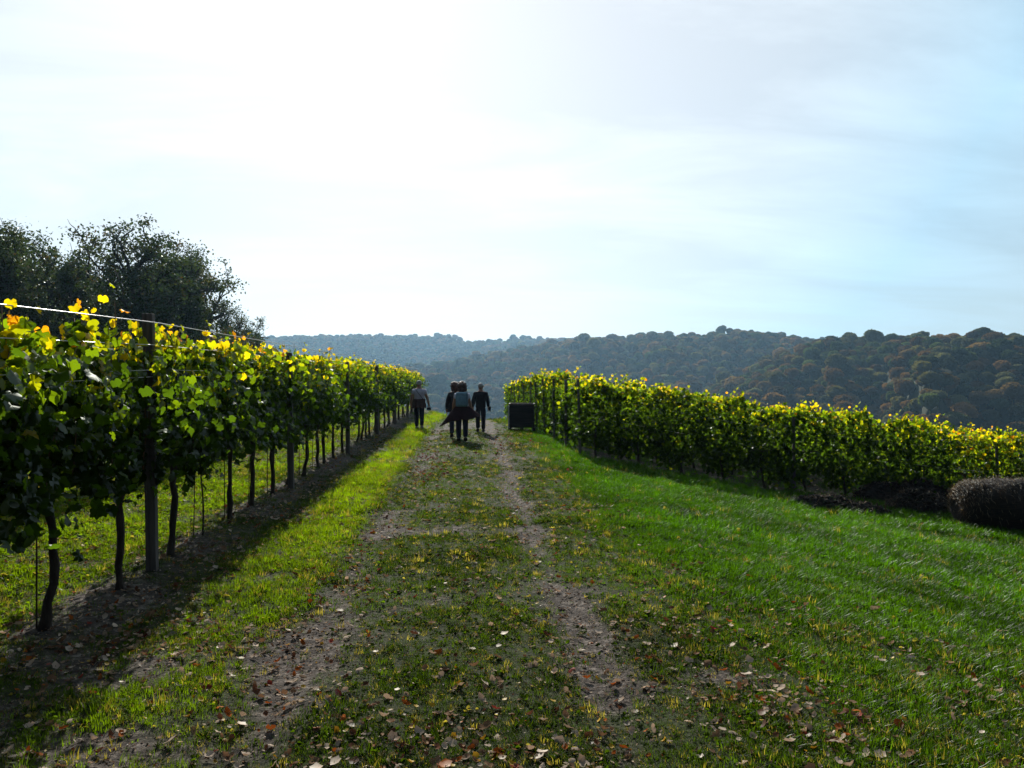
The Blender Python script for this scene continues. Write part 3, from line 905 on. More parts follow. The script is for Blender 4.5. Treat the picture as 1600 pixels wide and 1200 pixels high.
for ri, y0 in enumerate(row_y):
    xe = 2.75 - 0.028 * (y0 - 18.7)
    xs = [xe - .05] + ([xe + 5.4, xe + 10.9] if ri < 3 else [])
    for k, x in enumerate(xs):
        y = y0 + .045 * (x - xe) - .12
        o = link('trellis_post', PM2, loc=(x, y, tz(x, y)), rot=(R(random.uniform(-1, 1)), R(random.uniform(-2.5, .5)), R(random.uniform(-5, 5))), scale=(1, 1, random.uniform(.98, 1.04)))
        tag(o, ('dark end post of the right front vine row' if ri == 0 else 'dark end post of a right hand row behind the front one') if k == 0 else
            'dark intermediate post within the right hand rows', 'post', 'trellis posts of the right hand block')
    if ri < 3:
        for z in (1.0, 1.5, 1.9):
            pts = [(x, y0 + .045 * (x - xe) - .1, tz(x, y0) + z) for x in np.linspace(xe, xe + 15, 20)]
            V, F = tube(pts, .0022, 3)
            tag(link('trellis_wire', mesh_np('trellis_wire', V, F, M_wire)), 'thin wire running through a right hand vine row', 'wire', 'trellis wires of the right hand block')

# ------------------------------------------------------------------ grass
def tuft(seed, nb, h, spread, width, curl):
    r = np.random.default_rng(seed)
    Vs, Fs, off = [], [], 0
    for b in range(nb):
        az = r.uniform(0, 2 * PI); q = spread * math.sqrt(r.random())
        hh = h * r.uniform(.5, 1.1); w = width * r.uniform(.7, 1.2)
        out_ = np.array([math.cos(az), math.sin(az), 0]); a2 = az + r.normal() * .8
        dirn = np.array([math.cos(a2), math.sin(a2), 0]); sidev = np.array([-dirn[1], dirn[0], 0])
        c = curl * r.uniform(.3, 1.3)
        p0 = out_ * q
        p = [p0 + dirn * c * hh * t * t + np.array([0, 0, hh * (t - .35 * c * t * t)]) for t in (0, .5, 1)]
        Vs.append(np.array([p[0] - sidev * w / 2, p[0] + sidev * w / 2, p[1] + sidev * w * .42, p[1] - sidev * w * .42, p[2]]))
        Fs.append(np.array([(0, 1, 2), (0, 2, 3), (3, 2, 4)]) + off); off += 5
    return np.concatenate(Vs), np.concatenate(Fs)

def weed(seed, nl=7, s=.03):
    r = np.random.default_rng(seed)
    th = np.arange(7) * 2 * PI / 7
    LV = np.vstack([[0, 0, 0], np.stack([np.cos(th) * .5, np.sin(th) * .6 + .5, .1 * np.cos(th * 2)], 1)])
    LF = np.array([(0, 1 + i, 1 + (i + 1) % 7) for i in range(7)])
    az = r.uniform(0, 2 * PI, nl)
    t = np.stack([np.cos(az), np.sin(az), r.uniform(0, .6, nl)], 1)
    nr = np.stack([-np.cos(az) * .3, -np.sin(az) * .3, np.ones(nl)], 1) + r.normal(size=(nl, 3)) * .25
    P = t * s * .6 + np.array([0, 0, .015])
    V, F, _ = stamp(LV, LF, P, rotmats(nr, t), r.uniform(.6, 1.2, nl) * s)
    return V, F

G_SHORT = [tuft(k, 16, .042, .05, .0042, .75) for k in range(4)]
G_LONG = [tuft(10 + k, 18, .085, .055, .005, .7) for k in range(4)]
G_WEED = [weed(20 + k) for k in range(2)]
GP = G_SHORT + G_LONG + G_WEED

# anything standing on the grass keeps its footprint clear
P_all, rot_all, s_all, t_all, v_all, zz = [], [], [], [], [], []
CLEAR = [(*G(1310, 797), .95, .34), (*G(1440, 800), .75, .5), (G(1490, 822)[0] + .95, G(1490, 822)[1] + .35, .85, .5)]
def grass_zone(d0, d1, dens, smul):
    amax = R(36)
    area = (d1 ** 2 - d0 ** 2) * amax
    n = int(area * dens)
    a = YAW + rng.uniform(-amax, amax, n); d = np.sqrt(rng.uniform(d0 ** 2, d1 ** 2, n))
    X, Y = d * np.sin(a), d * np.cos(a)
    b = bareness(X, Y)
    pk = np.clip(1.3 - 1.45 * b, 0.08, 1)
    pk = np.where((X > 2.9) & (Y > 18.2), pk * .25, pk)
    for (hx0, hy0, ha, hb) in CLEAR: pk = np.where(((X - hx0) / ha) ** 2 + ((Y - hy0) / hb) ** 2 < .7, 0, pk)
    pk = np.where((X < -7) , pk * .5, pk)
    k = rng.random(n) < pk
    X, Y, b = X[k], Y[k], b[k]; n = len(X)
    lush = sstep(1.0, 2.6, X) * (0.35 + 0.65 * sstep(4, 10, Y))
    verge = sstep(-2.3, -1.9, X) * sstep(-1.15, -1.5, X)
    lft = sstep(-3.0, -3.4, X)
    patch = fbm(X * .8, Y * .8, 91, 3)
    patch2 = fbm(X * 2.6, Y * 2.6, 95, 2)
    size = (0.5 + .9 * patch2) * (0.76 + 0.42 * lush + .3 * verge * sstep(5, 12, Y) + .15 * lft) * smul * rng.uniform(.7, 1.3, n)
    longp = np.clip(lush * .85 + verge * .45 + lft * .3 + .1, 0, .9)
    v = np.where(rng.random(n) < longp, 4 + rng.integers(0, 4, n), rng.integers(0, 4, n))
    wd = rng.random(n) < (0.10 + .22 * lft + .05 * lush)
    v = np.where(wd, 8 + rng.integers(0, 2, n), v)
    cG = np.array((0.030, 0.078, 0.001)); cY = np.array((0.10, 0.15, 0.004)); cD = np.array((0.027, 0.047, 0.005)); cS = np.array((0.15, 0.12, 0.06))
    wl_ = lush[:, None]; wy = np.clip(verge * (.35 + .6 * sstep(5.5, 11, Y)) + lft * .6, 0, 1)[:, None]
    base = cD * (1 - wl_) + cG * wl_
    base = base * (1 - wy) + cY * wy
    base = base * (.22 + 1.5 * patch[:, None])
    dry = (rng.random(n) < np.where(lush > .5, .03, .13))[:, None]
    base = np.where(dry, cS * rng.uniform(.7, 1.3, (n, 1)), base)
    base = base * rng.uniform(.75, 1.25, (n, 1))
    P_all.append(np.stack([X, Y, terrain(X, Y) - .003], 1)); s_all.append(size); t_all.append(base); v_all.append(v)
    rot_all.append(np.stack([rng.normal(0, .12, n), rng.normal(0, .12, n), rng.uniform(0, 6.28, n)], 1))
grass_zone(2.6, 6.0, 1450, .85)
grass_zone(6.0, 10.0, 780, .98)
grass_zone(10.0, 16.0, 360, 1.12)
grass_zone(16.0, 27.0, 110, 1.4)
grass_zone(27.0, 50.0, 18, 2.2)
scatter('grass', GP, np.concatenate(P_all), np.concatenate(rot_all), np.concatenate(s_all), np.concatenate(t_all), np.concatenate(v_all), M_grass,
        'short and long grass tufts with small weeds')
print('grass tufts', sum(len(p) for p in P_all), 'forest', n)

# ------------------------------------------------------------------ fallen leaves
def oak_leaf(seed, curl):
    r = np.random.default_rng(seed)
    ts = np.linspace(0, 1, 8)
    w = np.array([.05, .16, .26, .20, .34, .24, .26, .04]) * (1 + r.normal(0, .1, 8))
    V, F = [], []
    for i, t in enumerate(ts):
        y = t - .5
        zc_ = curl * (y ** 2) * 1.4 + r.normal() * .015
        zs_ = curl * .9 * w[i]
        V += [(-w[i], y + .03 * r.normal(), zc_ + zs_ + r.normal() * .03), (0, y, zc_), (w[i], y + .03 * r.normal(), zc_ + zs_ + r.normal() * .03)]
    for i in range(7):
        a = i * 3
        F += [(a, a + 1, a + 4), (a, a + 4, a + 3), (a + 1, a + 2, a + 5), (a + 1, a + 5, a + 4)]
    V = np.array(V); V[:, 2] += .06
    return V, np.array(F)
def round_leaf(seed, curl):
    V, F = leaf_shape(False, seed=seed)
    V = V.copy(); V[:, 2] = np.abs(curl) * (V[:, 0] ** 2 + V[:, 1] ** 2) * 1.5 + .05
    return V, F
LP = [oak_leaf(1, .5), oak_leaf(2, -.35), oak_leaf(3, .9), oak_leaf(4, .25), round_leaf(5, .4), round_leaf(6, .8)]
LPAL = {'pale cream': (0.40, 0.31, 0.235), 'light brown': (0.19, 0.115, 0.068), 'dark brown': (0.10, 0.045, 0.026), 'rusty orange': (0.27, 0.075, 0.015), 'bright yellow': (0.38, 0.23, 0.02), 'dull red': (0.17, 0.035, 0.025)}
LN = list(LPAL); LC_ = np.array([LPAL[k] for k in LN])
RED = [(*G(665, 712), .5, 1.3), (*G(790, 700), .3, 2.2), (*G(850, 692), .5, .9), (*G(820, 682), .4, 1.6), (*G(675, 735), .3, 1.6)]
PILE = [(*G(1150, 1080), .5, .35), (*G(330, 870), .5, .5), (*G(250, 1000), .6, .5), (*G(1050, 990), .35, .25), (*G(560, 880), .3, .5), (*G(700, 1180), .8, .3), (*G(1280, 1150), .4, .3)]
def leaf_density(X, Y):
    q = 0.35 + 0.9 * sstep(.45, .7, fbm(X * 1.5, Y * 1.5, 131, 3))
    q = q * (1 - .72 * sstep(1.6, 3.2, X) * sstep(4.5, 8, Y))
    q = q + .7 * (np.exp(-((X - rut_l(Y)) / .3) ** 2) + .5 * np.exp(-((X - rut_r(Y)) / .3) ** 2))
    q = q + .9 * np.exp(-((X + 2.6) / .6) ** 2) + .5 * sstep(-3, -3.4, X)
    for bx, by, ra, rb in PILE + RED:
        q = q + 2.2 * np.exp(-((X - bx) / ra) ** 2 - ((Y - by) / rb) ** 2)
    return q
Ps, Cs, Ss, Vs_ = [], [], [], []
def leaf_zone(d0, d1, dens, smul):
    amax = R(35)
    n = int((d1 ** 2 - d0 ** 2) * amax * dens)
    a = YAW + rng.uniform(-amax, amax, n); d = np.sqrt(rng.uniform(d0 ** 2, d1 ** 2, n))
    X, Y = d * np.sin(a), d * np.cos(a)
    k = rng.random(n) < leaf_density(X, Y) / 2.6
    X, Y = X[k], Y[k]; n = len(X)
    redw = 0 * X
    for bx, by, ra, rb in RED: redw = redw + np.exp(-((X - bx) / ra) ** 2 - ((Y - by) / rb) ** 2)
    c = rng.choice(6, n, p=[.40, .26, .13, .08, .09, .04])
    c = np.where(rng.random(n) < np.clip(redw * .9, 0, .85), rng.choice([5, 3, 2], n, p=[.5, .2, .3]), c)
    s = (.013 + .056 * rng.random(n) ** 2.6) * smul
    s = np.where(c == 4, s * .65, s)
    Ps.append(np.stack([X, Y, terrain(X, Y)], 1)); Cs.append(c); Ss.append(s)
    Vs_.append(np.where(c == 4, 4 + rng.integers(0, 2, n), rng.integers(0, 5, n)))
leaf_zone(2.8, 7, 560, 1.0)
leaf_zone(7, 13, 260, 1.1)
leaf_zone(13, 27, 130, 1.25)
P_ = np.concatenate(Ps); C_ = np.concatenate(Cs); S_ = np.concatenate(Ss); V_ = np.concatenate(Vs_)
n = len(P_)
P_[:, 2] += np.where(P_[:, 0] > 1.5, rng.uniform(.008, .045, n), rng.uniform(.004, .022, n))
rot_ = np.stack([rng.normal(0, .42, n), rng.normal(0, .42, n), rng.uniform(0, 6.28, n)], 1)
tint_ = LC_[C_] * rng.uniform(.65, 1.3, (n, 1))
dep = P_[:, 1]
big = S_ / np.maximum(dep, .1)
inframe = np.abs(np.arctan2(P_[:, 0], P_[:, 1]) - YAW) < R(33)
cand = np.argsort(-np.where(inframe & (dep > 3.45), big, 0))[:285]
ms = np.ones(n, bool); ms[cand] = False
scatter('fallen_leaves', LP, P_[ms], rot_[ms], S_[ms], tint_[ms], V_[ms], M_litter, 'small fallen autumn leaves scattered in the grass')
M_lit1 = leaf_mat('single_fallen_leaf', 'lc', trans=0.2, tboost=(1.4, 1.2, 1.0), gloss=0.008, grough=.5, jitter=.25)
lm = {}
for ci in range(6):
    for k in range(6):
        V, F = LP[k]; lm[ci, k] = mesh_np('fallen_leaf', V, F, M_lit1, col=np.tile(LC_[ci], (len(V), 1)) * rng.uniform(.8, 1.2, (len(V), 1)))
for i in cand:
    ci = int(C_[i]); x, y = P_[i][0], P_[i][1]
    zone = ('beside the left row' if x < -1.7 else 'on the left rut' if x < -.6 else 'on the path middle' if x < .45 else
            'on the right rut' if x < 1.1 else 'in the right hand grass')
    dep_ = 'at the bottom edge' if y < 4.0 else 'near the bottom' if y < 4.7 else 'level with nearest trunk' if y < 5.8 else 'level with nearest post'
    shape = 'round' if V_[i] >= 4 else 'lobed'
    o = link('fallen_leaf', lm[ci, int(V_[i])], loc=P_[i], rot=rot_[i], scale=float(S_[i]) * random.uniform(.9, 1.15))
    tag(o, f'{LN[ci]} {shape} fallen leaf {zone}, {dep_}', 'leaf', 'larger fallen leaves in the foreground')

# fine dry debris: straw ends, leaf crumbs
def crumb(seed):
    r = np.random.default_rng(seed)
    V = np.array([(-.5, -.25, 0), (.1, -.4, .15), (.5, .1, .05), (.2, .45, .2), (-.4, .3, .1)]) + r.normal(0, .08, (5, 3)); V[:, 2] += .12
    return V, np.array([(0, 1, 2), (0, 2, 3), (0, 3, 4)])
def straw_bit(seed):
    r = np.random.default_rng(seed); k = r.normal() * .3
    V = np.array([(-1, -.06, .05), (-1, .06, .05), (0, -.06 + k * .4, .22), (0, .06 + k * .4, .22), (1, -.05 + k, .05), (1, .05 + k, .08)])
    return V, np.array([(0, 2, 1), (1, 2, 3), (2, 4, 3), (3, 4, 5)])
DP, DS = [], []
for d0, d1, dn, sm in ((2.8, 6.5, 850, 1), (6.5, 12, 330, 1.3), (12, 20, 90, 1.8)):
    n = int((d1 ** 2 - d0 ** 2) * R(35) * dn)
    a = YAW + rng.uniform(-R(35), R(35), n); d = np.sqrt(rng.uniform(d0 ** 2, d1 ** 2, n))
    X, Y = d * np.sin(a), d * np.cos(a)
    pr = (.3 + .9 * bareness(X, Y) + .5 * sstep(-2.5, -2.1, X) * sstep(-.9, -1.5, X)) * (1 - .75 * sstep(1.4, 3.0, X)) * (.4 + 1.0 * fbm(X * 2, Y * 2, 171, 3))
    k = rng.random(n) < pr * .7
    X, Y = X[k], Y[k]
    DP.append(np.stack([X, Y, terrain(X, Y) + rng.uniform(0, .02, len(X))], 1)); DS.append(rng.uniform(.007, .022, len(X)) * sm)
DP = np.concatenate(DP); DS = np.concatenate(DS); n = len(DP)
dc = np.array([(.30, .235, .17), (.18, .125, .08), (.09, .055, .035), (.24, .2, .11), (.03, .02, .015)])[rng.choice(5, n, p=[.3, .26, .2, .14, .1])]
scatter('dry_debris', [crumb(1), crumb(2), straw_bit(3), straw_bit(4)], DP, np.stack([rng.normal(0, .4, n), rng.normal(0, .4, n), rng.uniform(0, 6.28, n)], 1), DS,
        dc * rng.uniform(.6, 1.3, (n, 1)), rng.integers(0, 4, n), M_litter, 'fine dry straw ends and leaf crumbs on the path')

# small clods and pebbles on the bare tracks
def clod(seed, sub=1, dev=.14):
    bm = bmesh.new(); bmesh.ops.create_icosphere(bm, subdivisions=sub, radius=.5)
    r = np.random.default_rng(seed)
    V = np.array([v.co for v in bm.verts]) * (1 + r.normal(0, dev, (len(bm.verts), 3))); V[:, 2] *= .6
    F = np.array([[v.index for v in f.verts] for f in bm.faces]); bm.free()
    return V, F
n = 9000
a = YAW + rng.uniform(-R(35), R(35), n); d = np.sqrt(rng.uniform(2.8 ** 2, 15 ** 2, n))
X, Y = d * np.sin(a), d * np.cos(a)
k = rng.random(n) < bareness(X, Y) ** 1.5
X, Y = X[k], Y[k]; n = len(X)
scatter('soil_clods', [clod(1), clod(2), clod(3)], np.stack([X, Y, terrain(X, Y)], 1), rng.uniform(0, 6.28, (n, 3)) * [.1, .1, 1], rng.uniform(.008, .03, n),
        np.array((.16, .12, .095)) * rng.uniform(.5, 1.6, (n, 1)), rng.integers(0, 3, n), leaf_mat('soil_clod', 'tint', 'INSTANCER', trans=0.0, gloss=0.0), 'small clods and pebbles on the worn tracks')

# ------------------------------------------------------------------ bin beside the right rows
M_bin = simple_mat('dark_bin_plastic', (0.006, 0.007, 0.010), (0.014, 0.015, 0.02), 5, 0.7, 0.05, 30, spec=.12)
M_binedge = simple_mat('sunlit_bin_edge', (0.4, 0.42, 0.45), (0.6, 0.6, 0.62), 9, 0.5, .05, 30)  # pale colour paints the sunlight caught by the bin's left edge
bx, by = G(815, 664)
by = min(by, 27.0); bx = 1.86
t_ = empty('harvest_bin', (bx, by, tz(bx, by)), R(-4), 'dark square harvest bin standing at the path end of the right rows', 'bin')
bm = bmesh.new()
W_, D_, H_ = .86, .9, .78
th = .035
for (sx, sy, sz, lx, ly, lz) in ((W_, th, H_, 0, -D_ / 2 + th / 2, H_ / 2 + .12), (W_, th, H_, 0, D_ / 2 - th / 2, H_ / 2 + .12),
                                 (th, D_ - 2 * th - .004, H_, -W_ / 2 + th / 2, 0, H_ / 2 + .12), (th, D_ - 2 * th - .004, H_, W_ / 2 - th / 2, 0, H_ / 2 + .12), (W_ - 2 * th - .006, D_ - 2 * th - .006, .04, 0, 0, .15)):
    box_bm(bm, sx, sy, sz, (lx, ly, lz), bevel=.006)
link('bin_body', bm_mesh('bin_body', bm, M_bin), t_)
M_slat = simple_mat('weathered_dark_slat', (.012, .012, .014), (.05, .046, .045), 4, .85, .3, 30, spec=.1, stretch=(.4, 1, 6))
for k in range(5):
    bm = bmesh.new(); box_bm(bm, W_ + .02, .022, .128, (0, -D_ / 2 - .013, .20 + k * .146), bevel=.006)
    link('slat', bm_mesh('slat', bm, M_slat), t_)
bm = bmesh.new()
for (sx, sy, lx, ly) in ((W_ + .05, .05, 0, -D_ / 2), (W_ + .05, .05, 0, D_ / 2), (.05, D_ - .052, -W_ / 2, 0), (.05, D_ - .052, W_ / 2, 0)):
    box_bm(bm, sx, sy, .05, (lx, ly, H_ + .147), bevel=.006)
link('rim', bm_mesh('rim', bm, M_bin), t_)
bm = bmesh.new(); box_bm(bm, .05, .05, H_ + .02, (-W_ / 2 - .027, -D_ / 2 + .02, H_ / 2 + .11), bevel=.006)  # strip added as the bright sunlit edge
link('lit_edge_strip', bm_mesh('lit_edge_strip', bm, M_binedge), t_)
for k in range(3):
    bm = bmesh.new(); box_bm(bm, .12, D_ - .04, .115, ((k - 1) * .42, 0, .06), bevel=.005)
    link('foot', bm_mesh('foot', bm, M_bin), t_)

# ------------------------------------------------------------------ round bale
M_straw = simple_mat('old_straw', (0.012, 0.008, 0.006), (0.045, 0.03, 0.02), 30, 0.95, 0.9, 90, stretch=(.2, 1, 1))
M_strand = leaf_mat('straw_strand', 'lc', trans=.2, gloss=.018, jitter=.1)
bxx, byy = G(1490, 822)
BR, BL = .56, 1.7
zb = tz(bxx + .8, byy + .3)
t_ = empty('round_bale', (bxx + 1.22, byy + .35, zb), R(-6), 'dark weathered round straw bale at the right frame edge', 'bale')
hp_ = [(-.01, 0.0), (-.02, .2), (.015, .33), (.07, .41), (.16, .475), (.28, .515), (.45, .54)]
prof = [(-BL / 2 + a_, b_) for a_, b_ in hp_] + [(0, .55)] + [(BL / 2 - a_, b_) for a_, b_ in hp_[::-1]]
ns = 56
V, F = [], []
def bale_pt(xl, r_, th_):
    wob_ = 1 + .035 * math.sin(th_ * 3 + xl * 4) + .02 * math.sin(th_ * 7 - xl * 9)
    y_, z_ = math.sin(th_) * r_ * wob_ * 1.04, math.cos(th_) * r_ * wob_ * .93
    return (xl, y_, max(z_, -.40) * 1.1 + .44)
pl = []
for a_, b_ in zip(prof[:-1], prof[1:]):
    for q in (0, .33, .66): pl.append((a_[0] + (b_[0] - a_[0]) * q, a_[1] + (b_[1] - a_[1]) * q))
pl.append(prof[-1])
for xl, r_ in pl:
    for j in range(ns): V.append(bale_pt(xl, r_ * (1 + random.uniform(-.012, .012)), j * 2 * PI / ns))
for i in range(len(pl) - 1):
    for j in range(ns):
        a_, b_ = i * ns + j, i * ns + (j + 1) % ns
        F.append((a_, b_, b_ + ns, a_ + ns))
link('bale_body', mesh_np('bale_body', V, F, M_straw, smooth=True), t_)
ps = []
cl = []
for q in range(4200):
    i = random.randint(2, len(pl) - 3); th_ = random.gauss(0, .95)
    xl, r_ = pl[i]
    p0 = Vector(bale_pt(xl + random.uniform(-.03, .03), r_, th_))
    nrm = Vector(((-1 if xl < -BL / 2 + .12 else 1 if xl > BL / 2 - .12 else 0) * .8, math.sin(th_), math.cos(th_))).normalized()
    tg = Vector((random.gauss(0, .5), math.cos(th_), -math.sin(th_))) * random.choice((-1, 1))
    L_ = random.uniform(.04, .13)
    p1 = p0 + tg.normalized() * L_ * .6 + nrm * L_ * random.uniform(.1, .6); p2 = p1 + tg.normalized() * L_ * .4 - nrm * L_ * random.uniform(-.2, .25) + Vector((0, 0, -.01))
    w_ = Vector((.0024, 0, .0018))
    ps.append((np.array([p0 - w_, p0 + w_, p1 + w_, p1 - w_, p2]), np.array([(0, 1, 2), (0, 2, 3), (3, 2, 4)])))
    c_ = random.choice(((.09, .06, .04), (.05, .034, .022), (.24, .185, .135), (.02, .014, .009)))
    cl.append(np.tile(c_, (5, 1)))
V, F = merge(ps)
link('loose_straw', mesh_np('loose_straw', V, F, M_strand, col=np.concatenate(cl)), t_)['kind'] = 'stuff'

# ------------------------------------------------------------------ dark soil and compost heaps
M_heap = simple_mat('dark_compost', (0.010, 0.008, 0.006), (0.045, 0.033, 0.025), 12, 0.95, 1.0, 35)
def heap(c, L_, W_, H_, rz, seed, label, ntw):
    cx_, cy_ = c
    nx, ny = 90, 50
    xs = np.linspace(-1, 1, nx); ys = np.linspace(-1, 1, ny)
    XX, YY = np.meshgrid(xs, ys, indexing='ij')
    rad_ = np.hypot(XX, YY)
    prof_ = np.clip(1 - rad_ ** 2, 0, None) ** .9 * (.55 + .9 * fbm(XX * 3 + seed, YY * 2, seed, 3))
    ca, sa = math.cos(rz), math.sin(rz)
    WX, WY = XX * L_, YY * W_
    GX, GY = cx_ + WX * ca - WY * sa, cy_ + WX * sa + WY * ca
    lump = (fbm(GX * 7, GY * 7, seed + 3, 4) - .35) * .12
    ZZ = terrain(GX, GY) - .05 + (H_ * prof_ + np.clip(lump, 0, 1) * np.clip(prof_ * 4, 0, 1)) + .05 * np.clip(prof_ * 4, 0, 1)
    V = np.stack([GX, GY, ZZ], -1).reshape(-1, 3)
    i = np.arange(nx - 1)[:, None] * ny; j = np.arange(ny - 1)[None]
    F = np.stack([i + j, i + ny + j, i + ny + j + 1, i + j + 1], -1).reshape(-1, 4)
    t_ = empty('compost_heap', (cx_, cy_, tz(cx_, cy_)), 0, label, 'heap')
    off = np.array([cx_, cy_, tz(cx_, cy_)])
    link('mound', mesh_np('mound', V - off, F, M_heap), t_)
    r = np.random.default_rng(seed)
    ii = r.integers(0, len(V), ntw * 3); ii = ii[prof_.ravel()[ii] > .04][:ntw]
    ps_, cl_ = [], []
    for q in ii:
        p = V[q] - off + [0, 0, .01]
        d_ = r.normal(size=3) * [1, 1, .4]; d_ /= np.linalg.norm(d_); L2 = r.uniform(.05, .2)
        w = np.cross(d_, [0, 0, 1.]); w = w / (np.linalg.norm(w) + 1e-6) * r.uniform(.003, .012)
        m_ = p + d_ * L2 * .5 + [0, 0, r.uniform(0, .05)]
        ps_.append((np.array([p - w, p + w, m_ + w, m_ - w, p + d_ * L2]), np.array([(0, 1, 2), (0, 2, 3), (3, 2, 4)])))
        cl_.append(np.tile([(.02, .014, .01), (.07, .045, .03), (.2, .15, .11), (.03, .05, .012)][r.choice(4, p=[.5, .27, .13, .10])], (5, 1)))
    V2, F2 = merge(ps_)
    link('litter_on_heap', mesh_np('litter_on_heap', V2, F2, M_strand, col=np.concatenate(cl_)), t_)['kind'] = 'stuff'
    cp = [clod(seed + k) for k in range(3)]
    ps_ = []
    jj = r.integers(0, len(V), 700); jj = jj[prof_.ravel()[jj] > .03][:260]
    for q in jj:
        cv, cf = cp[r.integers(0, 3)]
        ps_.append((cv * r.uniform(.04, .15) + V[q] - off + [0, 0, .01], cf))
    V3, F3 = merge(ps_)
    link('clods', mesh_np('clods', V3, F3, M_heap), t_)['kind'] = 'stuff'
heap(G(1310, 797), 1.3, .38, .22, R(4), 61, 'low dark strip of turned soil on the lawn left of the bale', 900)
hx, hy = G(1440, 800)
heap((hx, hy), .95, .5, .38, R(10), 67, 'taller dark compost heap touching the left side of the bale', 1200)
heap((hx + 1.0, hy + 1.7), 2.0, .6, .62, R(12), 73, 'long dark compost heap behind the bale below golden vines', 1400)

# ------------------------------------------------------------------ dry weeds near the bale
def dry_weed(x, y, h, seed, label):
    r = np.random.default_rng(seed)
    t_ = empty('dry_weed', (x, y, tz(x, y)), 0, label, 'plant', 'tall weeds growing by the heap')
    ps_, lp, ln_ = [], [], []
    for k in range(5):
        az = r.uniform(0, 6.28); le = r.uniform(.05, .3)
        pts = np.array([[math.cos(az) * le * t * t * h, math.sin(az) * le * t * t * h, h * t * r.uniform(.98, 1.02)] for t in np.linspace(0, r.uniform(.7, 1), 6)])
        ps_.append(tube(pts, np.linspace(.006, .002, 6), 4))
        for m in range(26):
            q = pts[r.integers(1, 6)] + r.normal(size=3) * .06
            lp.append(q); ln_.append(r.normal(size=3))
    V, F = merge(ps_)
    link('stem', mesh_np('stem', V, F, M_cane), t_)
    lp = np.array(lp); ln_ = np.array(ln_)
    q4 = np.array([[0, -.5, 0], [.25, 0, .1], [0, .55, 0], [-.25, 0, .1]]); qf = np.array([[0, 1, 2], [0, 2, 3]])
    cols = np.array([(.05, .075, .02), (.16, .13, .09), (.09, .06, .04)])[r.choice(3, len(lp))]
    V, F, C = stamp(q4, qf, lp, rotmats(ln_, r.normal(size=ln_.shape)), r.uniform(.04, .09, len(lp)), cols)
    link('leaves', mesh_np('leaves', V, F, M_treeleaf, col=C), t_)['kind'] = 'stuff'
for k, (px_, dd, h_, lab) in enumerate([(1545, 18.0, 1.15, 'tall dry grey brown weed behind the left end of the bale'), (1572, 17.7, 1.0, 'leafy green weed behind the middle of the bale'),
                                        (1515, 18.2, 1.0, 'thin dry weed between the heap and the golden vines'), (1598, 17.4, 1.1, 'leafy weed at the right frame edge above the bale')]):
    wx, wy = G(px_, 0, dd); dry_weed(wx, wy, h_, 80 + k, lab)

# ------------------------------------------------------------------ people
def skinned(name, joints, edges, mat, sub=2, root=0):
    """joints: list of (x, y, z, rx, ry)"""
    me = bpy.data.meshes.new(name)
    me.from_pydata([j[:3] for j in joints], edges, [])
    o = bpy.data.objects.new(name + '_tmp', me); COL.objects.link(o)
    md = o.modifiers.new('s', 'SKIN'); md.use_smooth_shade = True
    sv = me.skin_vertices[0].data if me.skin_vertices else None
    if sv is None:
        bpy.context.view_layer.update()
        bpy.context.view_layer.objects.active = o
        bpy.ops.mesh.customdata_skin_add()
        sv = me.skin_vertices[0].data
    for i, j in enumerate(joints):
        sv[i].radius = (j[3], j[4]); sv[i].use_root = (i == root)
    ms_ = o.modifiers.new('d', 'SUBSURF'); ms_.levels = sub; ms_.render_levels = sub
    dg = bpy.context.evaluated_depsgraph_get(); dg.update()
    out_ = bpy.data.meshes.new_from_object(o.evaluated_get(dg))
    out_.name = name
    bpy.data.objects.remove(o)
    out_.materials.clear(); out_.materials.append(mat)
    out_.polygons.foreach_set('use_smooth', np.ones(len(out_.polygons), bool))
    return out_

def cloth(name, c, c2=None): return simple_mat(name, c, c2 or tuple(v * 1.4 for v in c), 14, .9, .25, 60, spec=.15)
M_skin = simple_mat('skin', (0.33, 0.17, 0.11), (0.40, 0.22, 0.15), 8, .6, 0)

